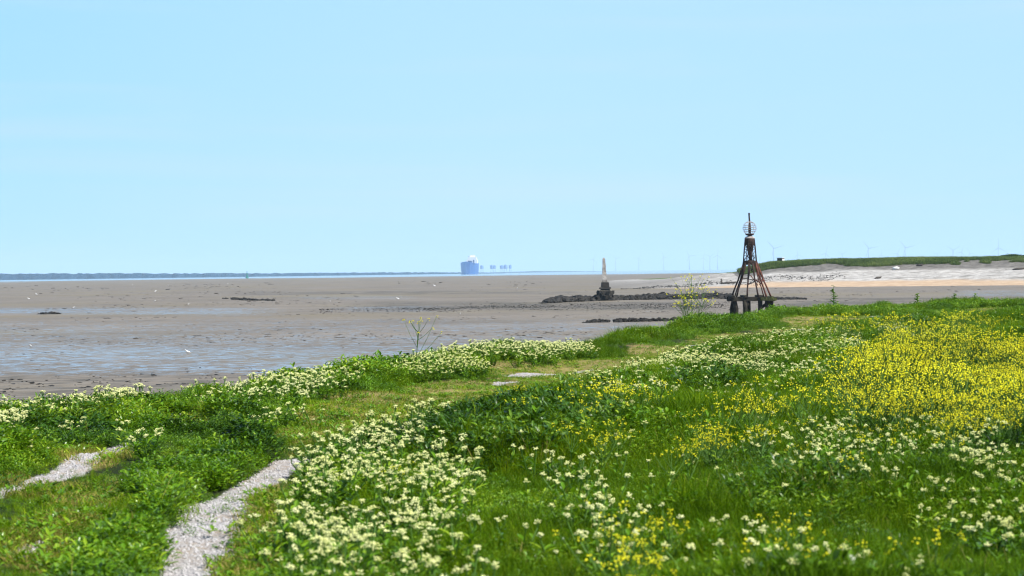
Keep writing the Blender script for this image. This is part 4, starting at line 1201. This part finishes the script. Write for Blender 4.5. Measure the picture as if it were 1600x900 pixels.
z = gz(x, y); px, py = proj(x, y, z + .15); n = len(x); r = np.random.default_rng(5)
sE = poly_dist(x, y, EDGE); wn = worn_mask(x, y) * (.12 + .88 * sstep(.7, 1.9, sE)); gv = gravel_mask(x, y)
sc_ = F / y; qx = px + (fbm(x, y, .8, 61, 3) - .5) * sc_ * 1.4; qy = py + (fbm(x, y + 30, .8, 62, 3) - .5) * np.minimum(30, sc_ * .3)
leaf = np.full(n, .22); dark = np.zeros(n)
for zn, v in LEAFZ: leaf = np.where(in_poly(qx, qy, zn), np.maximum(leaf, v), leaf)
for zn, v in DARKZ: dark = np.where(in_poly(qx, qy, zn), np.maximum(dark, v), dark)
leaf = leaf + (fbm(x, y, .9, 63, 3) - .5) * 1.1
inmid = in_poly(px + (qx - px) * .35, py + (qy - py) * .5, MIDZ)
leaf = np.where(inmid, .72, leaf); wn = np.where(inmid, wn * .3, wn)
dry = r.random(n) < sstep(.28, .62, wn)
isd = (r.random(n) < dark * .55) & ~dry
isl = (r.random(n) < leaf) & ~dry & ~isd
isg = ~dry & ~isd & ~isl
g_ok = r.random(n) > np.clip(gv * 1.7 - .25, 0, .97)
hs = .55 + 1.0 * sstep(.3, .7, fbm(x, y, .45, 64, 3))                # tallness drifts over the bank
tr = np.abs(poly_dist(x, y, TRACK)); hs = hs * np.maximum(.35 + .65 * sstep(.8, 2.0, tr), 1.15 * (1 - sstep(.7, 1.8, sE)))
pass; hs = np.where(inmid, np.maximum(hs, .75 + .5 * fbm(x, y, 1.1, 67, 2)), hs)
yaw = lambda k: np.stack([r.normal(0, .12, k), r.normal(0, .12, k), r.random(k) * 6.28], -1)
right = px > 620 + (900 - py) * .1
def go(name, m, protos, s, label, cat):
    k = int(m.sum()); scatter(name, np.stack([x[m], y[m], z[m] - .01], -1), yaw(k), s, r.integers(0, len(protos), k), protos, label, cat)
mg = isg & g_ok & right; mh = isg & g_ok & ~right
go('grass', mg, [blades(k, 34, .085, .11, .29, .0048, .5, M['meadow'], 'meadow_tuft') for k in range(8)], hs[mg] * r.uniform(.75, 1.15, mg.sum()), 'lush dark green meadow grass right of the track', 'grass')
go('grass', mh, [blades(20 + k, 34, .085, .09, .26, .005, .6, M['grass'], 'bank_tuft') for k in range(5)], hs[mh] * r.uniform(.7, 1.1, mh.sum()), 'bright green grass along the brink and the track', 'grass')
ml = isl & g_ok
go('ground_cover', ml, [clump(30 + k, 52, .10, .20, .044, .019, M['broad'], 'leaf_clump') for k in range(5)], hs[ml] * r.uniform(.7, 1.2, ml.sum()), 'broad leaved green weeds covering the bank between the flowers', 'weeds')
mk = isd & g_ok
go('ground_cover', mk, [clump(40 + k, 56, .10, .22, .046, .021, M['darkleaf'], 'dark_leaf_clump') for k in range(4)], hs[mk] * r.uniform(.8, 1.25, mk.sum()), 'patches of dark green leafy weeds', 'weeds')
ms_ = isg & g_ok & (r.random(n) < .045 + .10 * sstep(.5, .7, fbm(x, y, .6, 81, 3)))
go('dry_grass', ms_, [blades(95 + k, 7, .09, .16, .36, .0038, .5, M['dry'], 'dead_stalks') for k in range(4)], r.uniform(.6, 1.1, ms_.sum()) * np.minimum(hs[ms_], 1.1), 'scattered dead straw stalks standing in the green grass', 'grass')
md_ = dry & g_ok & (r.random(n) < .8)
go('dry_grass', md_, [blades(50 + k, 34, .10, .025, .085, .0042, 1.0, M['dry'], 'dry_tuft') for k in range(4)], r.uniform(.6, 1.3, md_.sum()) * (1 - .55 * sstep(22, 32, y[md_])), 'short sun dried straw coloured turf along the worn track', 'grass')
mt_ = dry & g_ok & (r.random(n) < .5)
go('grass', mt_, [blades(60 + k, 14, .10, .04, .12, .006, .9, M['grass'], 'short_tuft') for k in range(3)] + [clump(66 + k, 16, .10, .06, .05, .022, M['broad'], 'low_leaves') for k in range(2)], r.uniform(.6, 1.3, mt_.sum()) * (1 - .35 * sstep(22, 32, y[mt_])), 'short green turf and low leaves mixed into the dry worn track', 'grass')
# pebbles on the ruts
p = sample_bank(1500, 404, fall=.7, y1=60); x, y = p[:, 0], p[:, 1]; k = r.random(len(x)) < np.clip(gravel_mask(x, y) * 1.3 - .25, 0, 1)
x, y = x[k], y[k]; z = gz(x, y); n = len(x)
PB = [rock_mesh(80 + q, M['pebble']) for q in range(4)]
scatter('gravel', np.stack([x, y, z], -1), r.random((n, 3)) * 6, .007 + .020 * r.random(n) ** 2.5, r.integers(0, 4, n), PB, 'pale grey gravel lying in the worn wheel ruts', 'gravel')

# --- marram on the dune
M['marram'] = mat_leaf('marram', (.040, .070, .010), (.11, .17, .025), (.26, .29, .08), .3, .6, .2, .06)
r = np.random.default_rng(9); n = 42000
x = np.where(r.random(n) < .85, r.uniform(36, 112, n), r.uniform(112, 320, n)); s_ = 37 + 60 * r.random(n) ** 1.8
y = np.interp(x, [q[0] for q in SHORE], [q[1] for q in SHORE]) + s_
zz, ss = dune_z(x, y); ok = (ss > 41.5 + (fbm(x, y, .15, 15, 3) - .5) * 9) & (zz > .5) & ((fbm(x, y, .22, 16, 3) > .25) | (ss > 46)) & (x / y * F + 800 > 1152 + 12 * fbm(x, y, .2, 3, 2))
x, y, zz = x[ok], y[ok], zz[ok]; n = len(x)
scatter('marram_grass', np.stack([x, y, zz - .05], -1), np.stack([r.normal(0, .1, n), r.normal(0, .1, n), r.random(n) * 6.28], -1), r.uniform(.6, 1.35, n) * (.6 + .8 * fbm(x, y, .12, 18, 3)), r.integers(0, 4, n),
        [blades(70 + k, 60, .45, .25, .62, .035, .6, M['marram'], 'marram_tuft') for k in range(4)], 'grass and low scrub covering the top of the dune', 'grass')
xb, yb, zb = at_depth(1582, 408, 474)
bm = clump(90, 700, 2.4, .95, .42, .24, M['darkleaf'], 'foliage')
t = thing('dune_bush', 'low dark bush on the dune top at the far right', 'bush', (xb, yb, dz1(xb, yb) - .1))
o = bpy.data.objects.new('foliage', bm); COL.objects.link(o); o.parent = t
for q in range(5):
    tb = MB().tube([(0, 0, -.1), (math.cos(q * 1.3) * .5, math.sin(q * 1.3) * .5, .6), (math.cos(q * 1.3) * 1.3, math.sin(q * 1.3) * 1.2, 1.0)], [.09, .06, .02], 5).build('branch', M['blackwood'], t)

# ------------------------------------------------------------------ camera
cd = bpy.data.cameras.new('camera'); cam = bpy.data.objects.new('camera', cd); COL.objects.link(cam)
cd.sensor_width = 36.0; cd.lens = 36.0 * F / W; cd.clip_start = .3; cd.clip_end = 80000
cam.matrix_world = Matrix(((Rv[0], Uv[0], -Fv[0], 0), (Rv[1], Uv[1], -Fv[1], 0), (Rv[2], Uv[2], -Fv[2], EYE), (0, 0, 0, 1)))
cd.dof.use_dof = True; cd.dof.focus_distance = 48.0; cd.dof.aperture_fstop = 5.2
SC.camera = cam
